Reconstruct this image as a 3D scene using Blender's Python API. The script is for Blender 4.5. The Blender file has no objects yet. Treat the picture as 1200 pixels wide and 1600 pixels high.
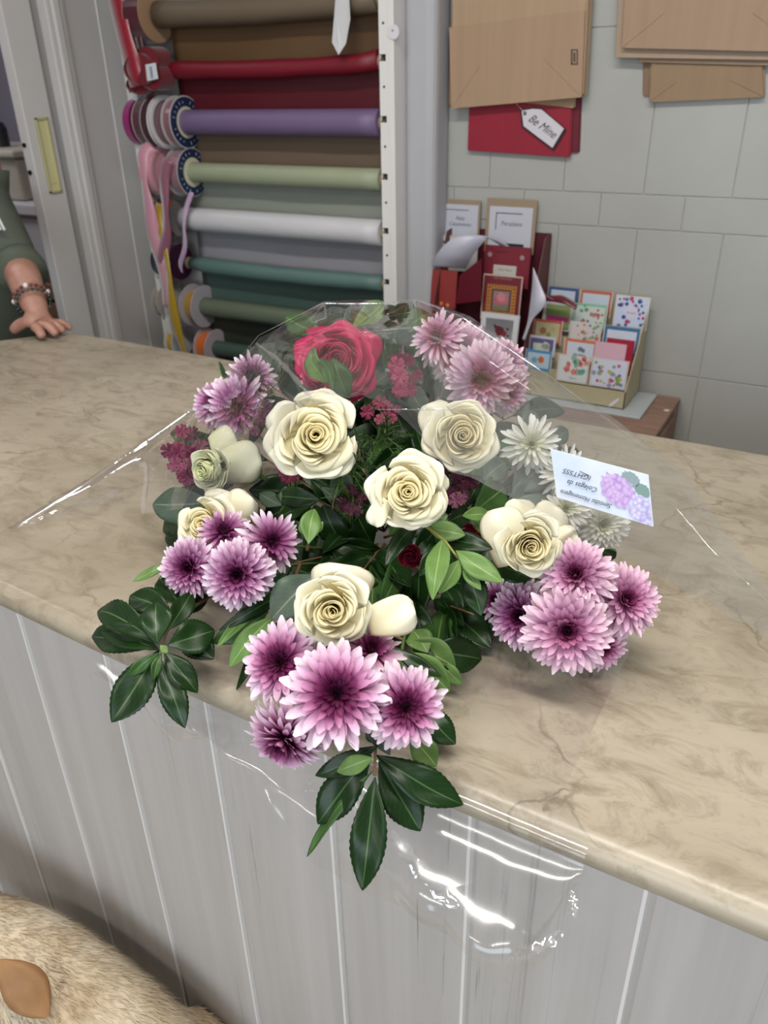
import bpy, math, random
from mathutils import Vector, Matrix, noise
V = Vector
SC = bpy.context.scene
COL = SC.collection
# ---------------------------------------------------------------- camera
F_PX = 1240.0
CAM = V((0, 0, 1.5))
RIGHT = V((0.87066323, 0.49150739, -0.01913183))
DOWN = V((0.21862565, -0.42153293, -0.8800641))
FWD = V((-0.4406227, 0.76205674, -0.47446934))
cd = bpy.data.cameras.new('camera')
cam = bpy.data.objects.new('camera', cd)
COL.objects.link(cam)
m3 = Matrix((RIGHT, -DOWN, -FWD)).transposed()
cam.matrix_world = Matrix.Translation(CAM) @ m3.to_4x4()
cd.sensor_fit = 'VERTICAL'; cd.sensor_height = 36.0; cd.lens = F_PX / 1600 * 36.0
cd.clip_start = 0.02; cd.clip_end = 60
cd.dof.use_dof = True; cd.dof.focus_distance = 0.74; cd.dof.aperture_fstop = 9.0
SC.camera = cam
SC.view_settings.view_transform = 'Standard'; SC.view_settings.look = 'None'
SC.view_settings.gamma = 1.0; SC.view_settings.use_curve_mapping = False
SC.view_settings.exposure = 0.08
try:
    SC.cycles.max_bounces = 8; SC.cycles.transparent_max_bounces = 16
    SC.cycles.glossy_bounces = 3; SC.cycles.diffuse_bounces = 3; SC.cycles.transmission_bounces = 3
    SC.cycles.use_denoising = True; SC.cycles.sample_clamp_indirect = 4.0
    SC.cycles.caustics_reflective = False; SC.cycles.caustics_refractive = False
except Exception: pass
# ---------------------------------------------------------------- world and lights
w = bpy.data.worlds.new('world'); SC.world = w; w.use_nodes = True
w.node_tree.nodes['Background'].inputs[0].default_value = (0.80, 0.90, 1.0, 1)
w.node_tree.nodes['Background'].inputs[1].default_value = 0.30

def area_light(name, loc, target, sx, sy, power, color):
    ld = bpy.data.lights.new(name, 'AREA'); ld.shape = 'RECTANGLE'; ld.size = sx; ld.size_y = sy
    ld.energy = power; ld.color = color
    o = bpy.data.objects.new(name, ld); COL.objects.link(o); o.location = loc
    o.rotation_euler = (V(target) - V(loc)).to_track_quat('-Z', 'Y').to_euler()
    return o
LAMPS = [(-0.55, 0.35, 2.7, 22), (0.55, 0.3, 2.7, 17), (-0.6, -1.2, 2.7, 17)]
for i, (lx, ly, lz, pw) in enumerate(LAMPS):
    area_light('ceiling_lamp_light', (lx, ly, lz - 0.035), (lx, ly, 0), 1.15, 0.16, pw, (1.0, 0.955, 0.90))
area_light('shop_window_daylight', (0.5, -2.45, 1.55), (0.1, 1.0, 1.1), 2.2, 1.5, 55, (0.80, 0.90, 1.0))
area_light('back_room_lamp_light', (-3.0, 1.3, 2.6), (-3.0, 1.5, 0), 0.5, 0.5, 10, (0.95, 0.93, 1.0))

# ---------------------------------------------------------------- helpers
def ray(u, v): return RIGHT * (u - 600) + DOWN * (v - 800) + FWD * F_PX
def onz(u, v, z):
    r = ray(u, v); return CAM + r * ((z - CAM.z) / r.z)
def ony(u, v, y):
    r = ray(u, v); return CAM + r * (y / r.y)
def onx(u, v, x):
    r = ray(u, v); return CAM + r * (x / r.x)
def depth(p): return (p - CAM).dot(FWD)
def lin(c): return c / 12.92 if c <= 0.04045 else ((c + 0.055) / 1.055) ** 2.4
def C(h, a=1.0):
    h = h.lstrip('#'); return tuple(lin(int(h[i:i + 2], 16) / 255) for i in (0, 2, 4)) + (a,)
def smooth(t): t = max(0, min(1, t)); return t * t * (3 - 2 * t)

class N:
    def __init__(s, name):
        s.m = bpy.data.materials.new(name); s.m.use_nodes = True; s.t = s.m.node_tree
        s.b = s.t.nodes['Principled BSDF']; s.out = s.t.nodes['Material Output']
    def n(s, typ, **k):
        x = s.t.nodes.new(typ)
        for a, b in k.items():
            if a.startswith('i_'): x.inputs[a[2:].replace('_', ' ')].default_value = b
            else: setattr(x, a, b)
        return x
    def l(s, a, b): s.t.links.new(a, b)
    def coords(s, scale=(1, 1, 1), kind='Object', rot=(0, 0, 0)):
        t = s.n('ShaderNodeTexCoord'); mp = s.n('ShaderNodeMapping'); mp.inputs['Scale'].default_value = scale
        mp.inputs['Rotation'].default_value = rot
        s.l(t.outputs[kind], mp.inputs[0]); return mp.outputs[0]
    def noise(s, co, scale, detail=4, rough=0.55, dist=0.0):
        x = s.n('ShaderNodeTexNoise'); x.inputs['Scale'].default_value = scale
        x.inputs['Detail'].default_value = detail; x.inputs['Roughness'].default_value = rough
        x.inputs['Distortion'].default_value = dist
        s.l(co, x.inputs['Vector']); return x.outputs['Fac']
    def ramp(s, fac, stops):
        x = s.n('ShaderNodeValToRGB'); e = x.color_ramp.elements
        e[0].position, e[0].color = stops[0][0], stops[0][1]
        e[1].position, e[1].color = stops[-1][0], stops[-1][1]
        for p, c in stops[1:-1]:
            q = e.new(p); q.color = c
        s.l(fac, x.inputs[0]); return x.outputs[0]
    def mix(s, fac, a, b, mode='MIX'):
        x = s.n('ShaderNodeMix'); x.data_type = 'RGBA'; x.blend_type = mode
        for sock, val in ((x.inputs[0], fac), (x.inputs[6], a), (x.inputs[7], b)):
            if isinstance(val, (float, int)): sock.default_value = val
            elif isinstance(val, tuple): sock.default_value = val
            else: s.l(val, sock)
        return x.outputs[2]
    def bump(s, h, strength=0.3, dist=0.002):
        x = s.n('ShaderNodeBump'); x.inputs['Strength'].default_value = strength
        x.inputs['Distance'].default_value = dist
        s.l(h, x.inputs['Height']); s.l(x.outputs[0], s.b.inputs['Normal']); return x.outputs[0]

def mat(name, col, rough=0.5, metal=0.0, spec=0.5, var=0.0, vscale=20, bump=0.0, bscale=80, bdist=0.001, sheen=0.0, emit=None):
    s = N(name); b = s.b
    b.inputs['Base Color'].default_value = col if isinstance(col, tuple) else C(col)
    base = b.inputs['Base Color'].default_value[:]
    b.inputs['Roughness'].default_value = rough; b.inputs['Metallic'].default_value = metal
    b.inputs['Specular IOR Level'].default_value = spec
    if sheen: b.inputs['Sheen Weight'].default_value = sheen
    if var:
        co = s.coords()
        f = s.noise(co, vscale, 5)
        lo = tuple(c * (1 - var) for c in base[:3]) + (1,); hi = tuple(min(1, c * (1 + var)) for c in base[:3]) + (1,)
        s.l(s.ramp(f, [(0.3, lo), (0.7, hi)]), b.inputs['Base Color'])
    if bump:
        co = s.coords(); s.bump(s.noise(co, bscale, 4), bump, bdist)
    if emit:
        b.inputs['Emission Color'].default_value = emit[0]; b.inputs['Emission Strength'].default_value = emit[1]
    return s.m
_mc = {}
def M(h, rough=0.55, **k):
    key = (h, rough, tuple(sorted(k.items())))
    if key not in _mc: _mc[key] = mat('paint_' + h.lstrip('#'), h, rough, **k)
    return _mc[key]

class MB:
    def __init__(s): s.v = []; s.f = []; s.mi = []; s.uv = []
    def add(s, vs, fs, mi=0, uvs=None):
        o = len(s.v); s.v += [V(x) for x in vs]
        s.uv += uvs if uvs else [(0, 0)] * len(vs)
        for f in fs: s.f.append([i + o for i in f]); s.mi.append(mi)
        return s
    def box(s, a, b, mi=0):
        x0, y0, z0 = a; x1, y1, z1 = b
        return s.add([(x0, y0, z0), (x1, y0, z0), (x1, y1, z0), (x0, y1, z0), (x0, y0, z1), (x1, y0, z1), (x1, y1, z1), (x0, y1, z1)],
                     [(0, 3, 2, 1), (4, 5, 6, 7), (0, 1, 5, 4), (1, 2, 6, 5), (2, 3, 7, 6), (3, 0, 4, 7)], mi)
    def slab(s, quad, thick, mi=0):
        """quad: four corners (ccw seen from the front), extruded backwards by thick"""
        q = [V(p) for p in quad]; n = (q[1] - q[0]).cross(q[3] - q[0]).normalized()
        b = [p - n * thick for p in q]
        return s.add(q + b, [(0, 1, 2, 3), (7, 6, 5, 4), (0, 4, 5, 1), (1, 5, 6, 2), (2, 6, 7, 3), (3, 7, 4, 0)], mi)
    def poly(s, pts, thick, n, mi=0):
        n = V(n).normalized(); k = len(pts); a = [V(p) for p in pts]; b = [p - n * thick for p in a]
        return s.add(a + b, [list(range(k)), list(range(2 * k - 1, k - 1, -1))] + [(i, i + k, (i + 1) % k + k, (i + 1) % k) for i in range(k)], mi)
    def tube(s, pts, r, n=8, mi=0, cap=True):
        pts = [V(p) for p in pts]; rs = r if isinstance(r, (list, tuple)) else [r] * len(pts)
        t0 = (pts[1] - pts[0]).normalized(); up = t0.orthogonal().normalized(); vs = []; uv = []
        for i, p in enumerate(pts):
            t = (pts[min(i + 1, len(pts) - 1)] - pts[max(i - 1, 0)]).normalized()
            up = (up - t * up.dot(t)).normalized(); sd = t.cross(up)
            for j in range(n):
                a = 2 * math.pi * j / n; vs.append(p + (up * math.cos(a) + sd * math.sin(a)) * rs[i]); uv.append((j / n, i / (len(pts) - 1)))
        fs = [(i * n + j, i * n + (j + 1) % n, (i + 1) * n + (j + 1) % n, (i + 1) * n + j) for i in range(len(pts) - 1) for j in range(n)]
        if cap: fs += [list(range(n))[::-1], [(len(pts) - 1) * n + j for j in range(n)]]
        return s.add(vs, fs, mi, uv)
    def grid(s, fn, nu, nv, mi=0, uvf=None):
        vs = []; uv = []
        for j in range(nv + 1):
            for i in range(nu + 1):
                a, b = i / nu, j / nv; vs.append(fn(a, b)); uv.append(uvf(a, b) if uvf else (a, b))
        k = nu + 1
        return s.add(vs, [(j * k + i, j * k + i + 1, (j + 1) * k + i + 1, (j + 1) * k + i) for j in range(nv) for i in range(nu)], mi, uv)
    def sphere(s, c, r, nu=12, nv=8, mi=0, sc=(1, 1, 1)):
        c = V(c)
        return s.grid(lambda a, b: c + V((math.cos(a * 6.28319) * math.sin(b * math.pi) * r * sc[0], math.sin(a * 6.28319) * math.sin(b * math.pi) * r * sc[1], -math.cos(b * math.pi) * r * sc[2])), nu, nv, mi)
    def ring(s, c, ax, r0, r1, th, n=28, mi=0):
        """flat annulus or disc with thickness along ax"""
        c = V(c); ax = V(ax).normalized(); u = ax.orthogonal().normalized(); w_ = ax.cross(u); vs = []
        prof = [(r0, th / 2), (r1, th / 2), (r1, -th / 2), (r0, -th / 2)]
        for i in range(n):
            a = 2 * math.pi * i / n; d = u * math.cos(a) + w_ * math.sin(a)
            for rr, h in prof: vs.append(c + d * rr + ax * h)
        fs = [(i * 4 + k, ((i + 1) % n) * 4 + k, ((i + 1) % n) * 4 + (k + 1) % 4, i * 4 + (k + 1) % 4) for i in range(n) for k in range(4)]
        return s.add(vs, fs, mi)
    def build(s, name, mats, parent=None, shade=False, bevel=0, local=False, base=None, seg=2):
        off = V((0, 0, 0))
        if not local:
            if parent: off = parent.get('_o') and V(parent['_o']) or V((0, 0, 0))
            else:
                xs = [p.x for p in s.v]; ys = [p.y for p in s.v]; zs = [p.z for p in s.v]
                off = V(base) if base else V(((min(xs) + max(xs)) / 2, (min(ys) + max(ys)) / 2, min(zs)))
        me = bpy.data.meshes.new(name)
        me.from_pydata([tuple(p - off) for p in s.v], [], s.f)
        if not isinstance(mats, (list, tuple)): mats = [mats]
        for m_ in mats: me.materials.append(m_)
        me.polygons.foreach_set('material_index', s.mi)
        if shade: me.polygons.foreach_set('use_smooth', [True] * len(s.f))
        uvl = me.uv_layers.new(name='UVMap')
        for lp in me.loops: uvl.data[lp.index].uv = s.uv[lp.vertex_index]
        me.validate(); me.update()
        o = bpy.data.objects.new(name, me); COL.objects.link(o)
        if parent: o.parent = parent; o['_o'] = parent.get('_o', (0, 0, 0))
        else: o.location = off; o['_o'] = tuple(off)
        if bevel:
            b = o.modifiers.new('bevel', 'BEVEL'); b.width = bevel; b.segments = seg; b.limit_method = 'ANGLE'
        return o

def tag(o, label, cat, group=None):
    o['label'] = label; o['category'] = cat
    if group: o['group'] = group
    return o
def thing(name, label, cat, loc=(0, 0, 0), group=None, mtx=None):
    o = bpy.data.objects.new(name, None); COL.objects.link(o)
    o.empty_display_size = 0.02
    if mtx is not None: o.matrix_world = mtx
    else: o.location = loc; o['_o'] = tuple(loc)
    return tag(o, label, cat, group)
def struct(o): o['kind'] = 'structure'; return o
def text_mesh(name, s, size, mtx, material, parent, shear=0.0, ext=0.0001, align='CENTER', width=1.0):
    cu = bpy.data.curves.new('lettering', 'FONT'); cu.body = s; cu.size = size; cu.shear = shear; cu.extrude = ext
    cu.align_x = align; cu.align_y = 'CENTER'; cu.space_character = 1.02; cu.offset = -0.006 * size
    t = bpy.data.objects.new('lettering', cu); COL.objects.link(t)
    bpy.context.view_layer.update()
    me = bpy.data.meshes.new_from_object(t.evaluated_get(bpy.context.evaluated_depsgraph_get()))
    bpy.data.objects.remove(t); bpy.data.curves.remove(cu)
    off = V(parent.get('_o', (0, 0, 0))) if parent else V((0, 0, 0))
    me.transform(Matrix.Translation(-off) @ mtx @ Matrix.Scale(width, 4, (1, 0, 0)))
    me.materials.clear(); me.materials.append(material)
    o = bpy.data.objects.new(name, me); COL.objects.link(o); o.parent = parent; return o
def frame_mtx(o, x, y):
    x = V(x).normalized(); z = x.cross(V(y)).normalized(); y = z.cross(x)
    return Matrix.Translation(V(o)) @ Matrix((x, y, z)).transposed().to_4x4()
# ================================================================ SETTING
LX, BY, RX, FY, TOP = -2.03, 1.95, 2.6, -2.6, 2.75
# tiled back wall: painted tiles, every tile a raised panel on the wall
s = N('painted_wall_tile'); co = s.coords()
s.l(s.ramp(s.noise(co, 3.5, 6), [(0.25, C('#9e9e98')), (0.75, C('#aaaaa5'))]), s.b.inputs['Base Color'])
s.b.inputs['Roughness'].default_value = 0.42
s.bump(s.noise(co, 14, 5), 0.25, 0.0015); TILE = s.m
GROUT = mat('wall_grout', '#d2d1ca', 0.6)
mb = MB(); mb.box((LX, BY + 0.004, 0), (RX, BY + 0.12, TOP), 1)
rows = [(z0, z0 + 0.328, 0.187, -0.625) for z0 in (-0.116, 0.212, 0.54, 0.868)] + [(1.196, 1.27, 0.187, -0.53)] + [(1.27 + k * 0.328, 1.27 + (k + 1) * 0.328, 0.187, -0.622) for k in range(5)]
for z0, z1, wd, x0 in rows:
    z0 = max(0, z0); z1 = min(TOP, z1)
    if z1 - z0 < 0.02: continue
    k = math.floor((LX - x0) / wd); x = x0 + k * wd
    while x < RX:
        a, b = max(x, LX), min(x + wd, RX)
        if b - a > 0.02: mb.box((a + 0.0008, BY, z0 + 0.0008), (b - 0.0008, BY + 0.006, z1 - 0.0008), 0)
        x += wd
struct(mb.build('wall_back', [TILE, GROUT], bevel=0.0012))
mb = MB(); mb.box((LX, 1.932, 0), (-1.0, BY - 0.0005, TOP)); struct(mb.build('wall_niche', mat('niche_plaster', '#a5a3a0', 0.6, var=.04, vscale=3)))
# side of the niche / pillar beside the rack
PLAST = mat('grey_plaster', '#a9a9ad', 0.6, var=0.06, vscale=3, bump=0.2, bscale=30)
mb = MB(); mb.box((-1.0, 1.86, 0), (-0.917, BY + 0.003, TOP)); struct(mb.build('trim_1', PLAST, bevel=0.022, seg=4))
WHITEP = mat('white_gloss_paint', '#cfccca', 0.35, var=0.03, vscale=4)
OFFW = mat('offwhite_wall', '#bdb8b6', 0.55, var=0.04, vscale=3)
def yb(u, v): return onx(u, v, LX).y
mb = MB(); mb.box((LX - 0.10, 1.80, 0), (LX, BY, TOP)); mb.box((LX - 0.1, 1.61, 2.1), (LX, 1.80, TOP))
mb.box((LX - 0.10, 0.55, 2.1), (LX, 1.61, TOP)); mb.box((LX - 0.10, FY, 0), (LX, 0.55, TOP)); struct(mb.build('wall_left', OFFW))
mb = MB(); mb.box((LX, 1.932 - 0.006, 0), (LX + 0.006, 1.932, TOP)); struct(mb.build('trim_2', M('#d8d6d2', 0.4), bevel=0.003))
# moulded door frame beside the pocket door
for k, (y0, y1, px) in enumerate([(1.742, 1.758, 0.012), (1.758, 1.782, 0.022), (1.782, 1.80, 0.014), (1.80, 1.812, 0.007)]):
    mb = MB(); mb.box((LX - 0.06, y0, 0), (LX + px, y1, 2.1)); struct(mb.build('trim_%d' % (k + 3), WHITEP, bevel=0.004))
mb = MB(); mb.box((LX - 0.06, 1.705, 0), (LX - 0.02, 1.742, 2.1)); struct(mb.build('trim_7', M('#9b9a98', 0.5)))
# sliding door leaf, standing a little out of its pocket
dr = bpy.data.objects.new('door_1', None); COL.objects.link(dr); dr.location = (LX - 0.03, 1.66, 0); dr['_o'] = (LX - 0.03, 1.66, 0); struct(dr)
mb = MB(); mb.box((LX - 0.045, 1.617, 0.005), (LX - 0.008, 1.709, 2.09)); mb.build('door_leaf', WHITEP, dr, bevel=0.003)
mb = MB(); mb.box((LX - 0.008, 1.648, 1.243), (LX - 0.0055, 1.688, 1.437), 0)
for a, b in (((1.648, 1.243), (1.653, 1.437)), ((1.683, 1.243), (1.688, 1.437)), ((1.648, 1.243), (1.688, 1.249)), ((1.648, 1.431), (1.688, 1.437))):
    mb.box((LX - 0.008, a[0], a[1]), (LX - 0.001, b[0], b[1]), 1)
mb.box((LX - 0.006, 1.655, 1.266), (LX - 0.0045, 1.682, 1.268), 1)
mb.build('pull_plate', [mat('brass_yellow_plate', '#d3cf9c', 0.45), mat('plate_rim', '#bdb886', 0.4)], dr, bevel=0.001)
mb = MB()
for z in (1.37, 1.30): mb.tube([(LX - 0.03, 1.612, z), (LX - 0.03, 1.6175, z)], 0.006, 12)
mb.build('screw', M('#1b1a1c', 0.4, metal=0.5), dr)
# room beyond the doorway
LAV = mat('lavender_grey_wall', '#b7b1bb', 0.6)
mb = MB(); mb.box((-4.2, -0.5, 0), (-4.1, 3.2, TOP)); struct(mb.build('wall_back_room_end', LAV))
mb = MB(); mb.box((-4.1, 3.1, 0), (LX - 0.1, 3.2, TOP)); struct(mb.build('wall_back_room_far', LAV))
mb = MB(); mb.box((-4.1, -0.6, 0), (LX - 0.1, -0.5, TOP)); struct(mb.build('wall_back_room_near', LAV))
mb = MB(); mb.box((LX - 0.1, 1.95, 0), (LX, 3.1, TOP)); struct(mb.build('wall_back_room_side', LAV))
mb = MB(); mb.box((RX, FY, 0), (RX + 0.1, BY + 0.12, TOP)); struct(mb.build('wall_right', OFFW))
mb = MB(); mb.box((LX, FY - 0.1, 0), (RX, FY, 0.8)); mb.box((LX, FY - 0.1, 2.3), (RX, FY, TOP)); mb.box((LX, FY - 0.1, 0.8), (-0.7, FY, 2.3)); mb.box((1.7, FY - 0.1, 0.8), (RX, FY, 2.3))
struct(mb.build('wall_front', OFFW))
wn = bpy.data.objects.new('window_1', None); COL.objects.link(wn); wn.location = (0.5, FY - 0.05, 0.8); wn['_o'] = (0.5, FY - 0.05, 0.8); struct(wn)
mb = MB()
for a, b in (((-0.7, 0.8), (1.7, 0.85)), ((-0.7, 2.25), (1.7, 2.3)), ((-0.7, 0.8), (-0.65, 2.3)), ((1.65, 0.8), (1.7, 2.3)), ((0.48, 0.8), (0.52, 2.3))): mb.box((a[0], FY - 0.08, a[1]), (b[0], FY - 0.04, b[1]))
mb.build('window_frame', WHITEP, wn, bevel=0.004)
FLOORM = mat('beige_floor_tile', '#8f8577', 0.4, var=0.15, vscale=6)
mb = MB(); mb.box((-4.2, FY - 0.1, -0.05), (RX + 0.1, 3.2, 0)); struct(mb.build('floor', FLOORM))
mb = MB(); mb.box((-4.2, FY - 0.1, TOP), (RX + 0.1, 3.2, TOP + 0.05)); struct(mb.build('ceiling', M('#dddcd8', 0.7)))
for i, (lx, ly, lz, pw) in enumerate(LAMPS):
    t = thing('ceiling_lamp', ('white strip lamp on the ceiling above the counter', 'white strip lamp on the ceiling to the right of the counter', 'white strip lamp on the ceiling over the shop floor')[i], 'ceiling lamp', (lx, ly, lz - 0.03), 'strip lamps on the ceiling')
    mb = MB(); mb.box((lx - 0.6, ly - 0.1, lz - 0.028), (lx + 0.6, ly + 0.1, TOP)); mb.build('housing', WHITEP, t, bevel=0.004)
    mb = MB(); mb.box((lx - 0.57, ly - 0.075, lz - 0.032), (lx + 0.57, ly + 0.075, lz - 0.026)); mb.build('diffuser', mat('lit_diffuser', '#ffffff', 0.5, emit=((1, .96, .9, 1), 2.0)), t)

# ================================================================ COUNTER
s = N('beige_marble'); co = s.coords()
base = s.ramp(s.noise(co, 2.6, 9, 0.62, 0.9), [(0.28, C('#857b69')), (0.5, C('#9f9583')), (0.72, C('#aea492'))])
cloud = s.ramp(s.noise(s.coords((1, 1.8, 1)), 16, 9, 0.75, 0.9), [(0.47, (0, 0, 0, 1)), (0.66, (.75, .75, .75, 1))])
c1 = s.mix(cloud, base, C('#776b57'))
vo = s.n('ShaderNodeTexVoronoi'); vo.feature = 'DISTANCE_TO_EDGE'; vo.inputs['Scale'].default_value = 5.5
nz = s.n('ShaderNodeTexNoise'); nz.inputs['Scale'].default_value = 7; nz.inputs['Detail'].default_value = 8; s.l(co, nz.inputs['Vector'])
dsp = s.mix(0.22, co, nz.outputs['Color']); s.l(dsp, vo.inputs['Vector'])
vein = s.ramp(vo.outputs['Distance'], [(0.0, (1, 1, 1, 1)), (0.016, (0, 0, 0, 1))])
gate = s.ramp(s.noise(co, 5, 4), [(0.46, (0, 0, 0, 1)), (0.62, (0.7, 0.7, 0.7, 1))])
vf = s.mix(1.0, vein, gate, 'MULTIPLY')
c2 = s.mix(vf, c1, C('#5f5648'))
sp = s.ramp(s.noise(s.coords((1, 2.2, 1)), 26, 5, 0.65, 1.2), [(0.62, (0, 0, 0, 1)), (0.74, (0.6, 0.6, 0.6, 1))])
c3 = s.mix(sp, c2, C('#776a55'))
s.l(c3, s.b.inputs['Base Color']); s.b.inputs['Roughness'].default_value = 0.33; s.b.inputs['Specular IOR Level'].default_value = 0.4
s.bump(s.noise(co, 60, 3), 0.08, 0.001); MARBLE = s.m
# worktop outline (ccw from above) with a bullnosed rim
FYC = 0.417
out = [(1.6, FYC), (0.3, FYC + 0.002), (-0.3, FYC + 0.002), (-0.45, FYC + 0.004), (-0.62, FYC + 0.011), (-0.78, FYC + 0.019), (-1.25, FYC + 0.030), (-1.88, FYC + 0.040), (-1.94, 0.64), (-1.94, 0.83), (-1.66, 1.13), (-1.60, 1.215), (-1.545, 1.248), (-1.4, 1.253), (-0.5, 1.235), (1.6, 1.235)]
def offset_poly(pts, d):
    r = []; n = len(pts)
    for i in range(n):
        a, b, c = V(pts[i - 1]), V(pts[i]), V(pts[(i + 1) % n])
        n1 = V(((b - a).y, -(b - a).x)).normalized(); n2 = V(((c - b).y, -(c - b).x)).normalized()
        nn = (n1 + n2).normalized(); k = d / max(0.4, nn.dot(n1)); r.append(b + nn * k)
    return r
mb = MB(); prof = []
TH = 0.032
for i in range(9):
    a = math.pi / 2 - math.pi * i / 8; prof.append((TH / 2 * (1 - math.cos(a)), 1.0 - TH / 2 + math.sin(a) * TH / 2))
ringsv = []
for d, z in prof: ringsv.append([V((p.x, p.y, z)) for p in offset_poly(out, d)])
vs = [p for r_ in ringsv for p in r_]; n = len(out)
fs = [(i * n + j, (i + 1) * n + j, (i + 1) * n + (j + 1) % n, i * n + (j + 1) % n) for i in range(8) for j in range(n)]
fs += [list(range(n)), [8 * n + j for j in range(n)][::-1]]
mb.add(vs, fs); wt = mb.build('marble_worktop', MARBLE)
tag(wt, 'long beige veined marble worktop with rounded edge under the bouquet', 'worktop')
for p in wt.data.polygons:
    if len(p.vertices) == 4: p.use_smooth = True
# counter body with boarded front
s = N('grey_wood_boards'); co = s.coords((34, 34, 1.1)); co2 = s.coords((150, 150, 2.2))
g1 = s.ramp(s.noise(co, 1.0, 6, 0.6, 0.4), [(0.3, C('#a9a5a1')), (0.7, C('#b8b4b1'))])
st = s.ramp(s.noise(co2, 1.0, 5, 0.65, 0.6), [(0.60, (0, 0, 0, 1)), (0.68, (0.75, 0.75, 0.75, 1))])
gt = s.ramp(s.noise(s.coords((9, 9, 0.8)), 1.0, 3), [(0.46, (0, 0, 0, 1)), (0.6, (1, 1, 1, 1))])
s.l(s.mix(s.mix(1.0, st, gt, 'MULTIPLY'), g1, C('#7d7a79')), s.b.inputs['Base Color'])
s.b.inputs['Roughness'].default_value = 0.5; s.bump(s.noise(co2, 1.0, 4), 0.15, 0.0006); BOARD = s.m
ct = thing('shop_counter', 'tall shop counter body faced with pale grey wood boards', 'counter', (-0.2, 0.8, 0))
PY_ = 0.437
front = [(1.56, PY_), (0.3, PY_), (-0.3, PY_ + 0.002), (-0.45, PY_ + 0.003), (-0.62, PY_ + 0.008), (-0.78, PY_ + 0.013), (-1.25, PY_ + 0.017), (-1.86, PY_ + 0.020)]
def fy(x):
    for (xa, ya), (xb, yb2) in zip(front, front[1:]):
        if xb <= x <= xa: return ya + (yb2 - ya) * (x - xa) / (xb - xa)
    return front[0][1]
G = [-0.031 + 0.1465 * k for k in range(-13, 12)]
mb = MB()
for a, b in zip(G, G[1:]):
    a2 = a + 0.010
    za, zb = 0.012, 0.9675
    xs = [(a + 0.0030, 0.0035), (a2, 0.0), (b, 0.0), ]
    P = [(a - 0.0000, 0.0, 1), (a + 0.003, 0.0, 1), (a + 0.0045, 0.004, 0), (a2, 0.0, 0), ((a2 + b) / 2, 0, 0), (b, 0.0, 0)]
    for (xa, da, m1), (xb, db, m2) in zip(P, P[1:]):
        mb.add([(xa, fy(xa) + da, za), (xb, fy(xb) + db, za), (xb, fy(xb) + db, zb), (xa, fy(xa) + da, zb)], [(0, 1, 2, 3)], m1)
mb.build('front_panel', [BOARD, mat('pale_groove_edge', '#d9d7d4', 0.45)], ct)
mb = MB(); mb.poly([(x, y + 0.018, 0.9655) for x, y in front] + [(-1.9, 0.8, 0.9655), (-1.56, 1.2, 0.9655), (1.56, 1.2, 0.9655)][::1], 0.88, (0, 0, 1))
mb.build('carcass', M('#8f8c89', 0.6), ct)
mb = MB(); mb.poly([(1.5, 0.49, 0.09), (-0.3, 0.49, 0.09), (-1.8, 0.64, 0.09), (-1.5, 1.15, 0.09), (1.5, 1.15, 0.09)], 0.09, (0, 0, 1)); mb.build('plinth', M('#4a4745', 0.6), ct)

# ================================================================ RACK WITH PAPER ROLLS
RZ = [1.671, 1.5445, 1.418, 1.292, 1.166, 1.040, 0.914, 0.788]
WPOST = mat('white_metal_post', '#dcdad7', 0.35)
rk = thing('paper_roll_rack', 'white metal rack with slotted uprights holding paper rolls by the wall', 'rack', (-1.45, 1.87, 0))
def upright(x0, x1, yf):
    mb = MB(); zs = [0.0]
    for z in sorted(RZ): zs += [z + 0.002, z + 0.016]
    zs += [2.2]
    for i in range(len(zs) - 1):
        if i % 2 == 0: mb.box((x0, yf, zs[i]), (x1 - 0.014, yf + 0.002, zs[i + 1]))
        else: mb.box((x0 + 0.017, yf, zs[i]), (x1 - 0.014, yf + 0.002, zs[i + 1])); mb.box((x0, yf + 0.02, zs[i]), (x0 + 0.017, yf + 0.022, zs[i + 1]), 1)
    mb.box((x1 - 0.014, yf - 0.006, 0), (x1, yf + 0.06, 2.2)); mb.box((x0, yf + 0.002, 0), (x0 + 0.002, yf + 0.05, 2.2))
    for z in RZ[:]:
        mb.tube([(x0 + 0.012, yf - 0.0012, z - 0.05), (x0 + 0.012, yf + 0.003, z - 0.05)], 0.0028, 8, 1)
    return mb.build('upright', [WPOST, M('#1e1c1c', 0.6)], rk)
upright(-1.040, -0.998, 1.822); upright(-1.850, -1.808, 1.822)
def paper_mat(name, hexc, rough=0.5, var=0.05):
    s = N(name); co = s.coords((1.5, 6, 6)); c = C(hexc)
    s.l(s.ramp(s.noise(co, 3, 4), [(0.3, tuple(x * (1 - var) for x in c[:3]) + (1,)), (0.7, tuple(min(1, x * (1 + var)) for x in c[:3]) + (1,))]), s.b.inputs['Base Color'])
    s.b.inputs['Roughness'].default_value = rough; s.bump(s.noise(co, 5, 3, 0.5, 0.5), 0.3, 0.003); return s.m
XL, XR = -1.712, -1.047
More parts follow.
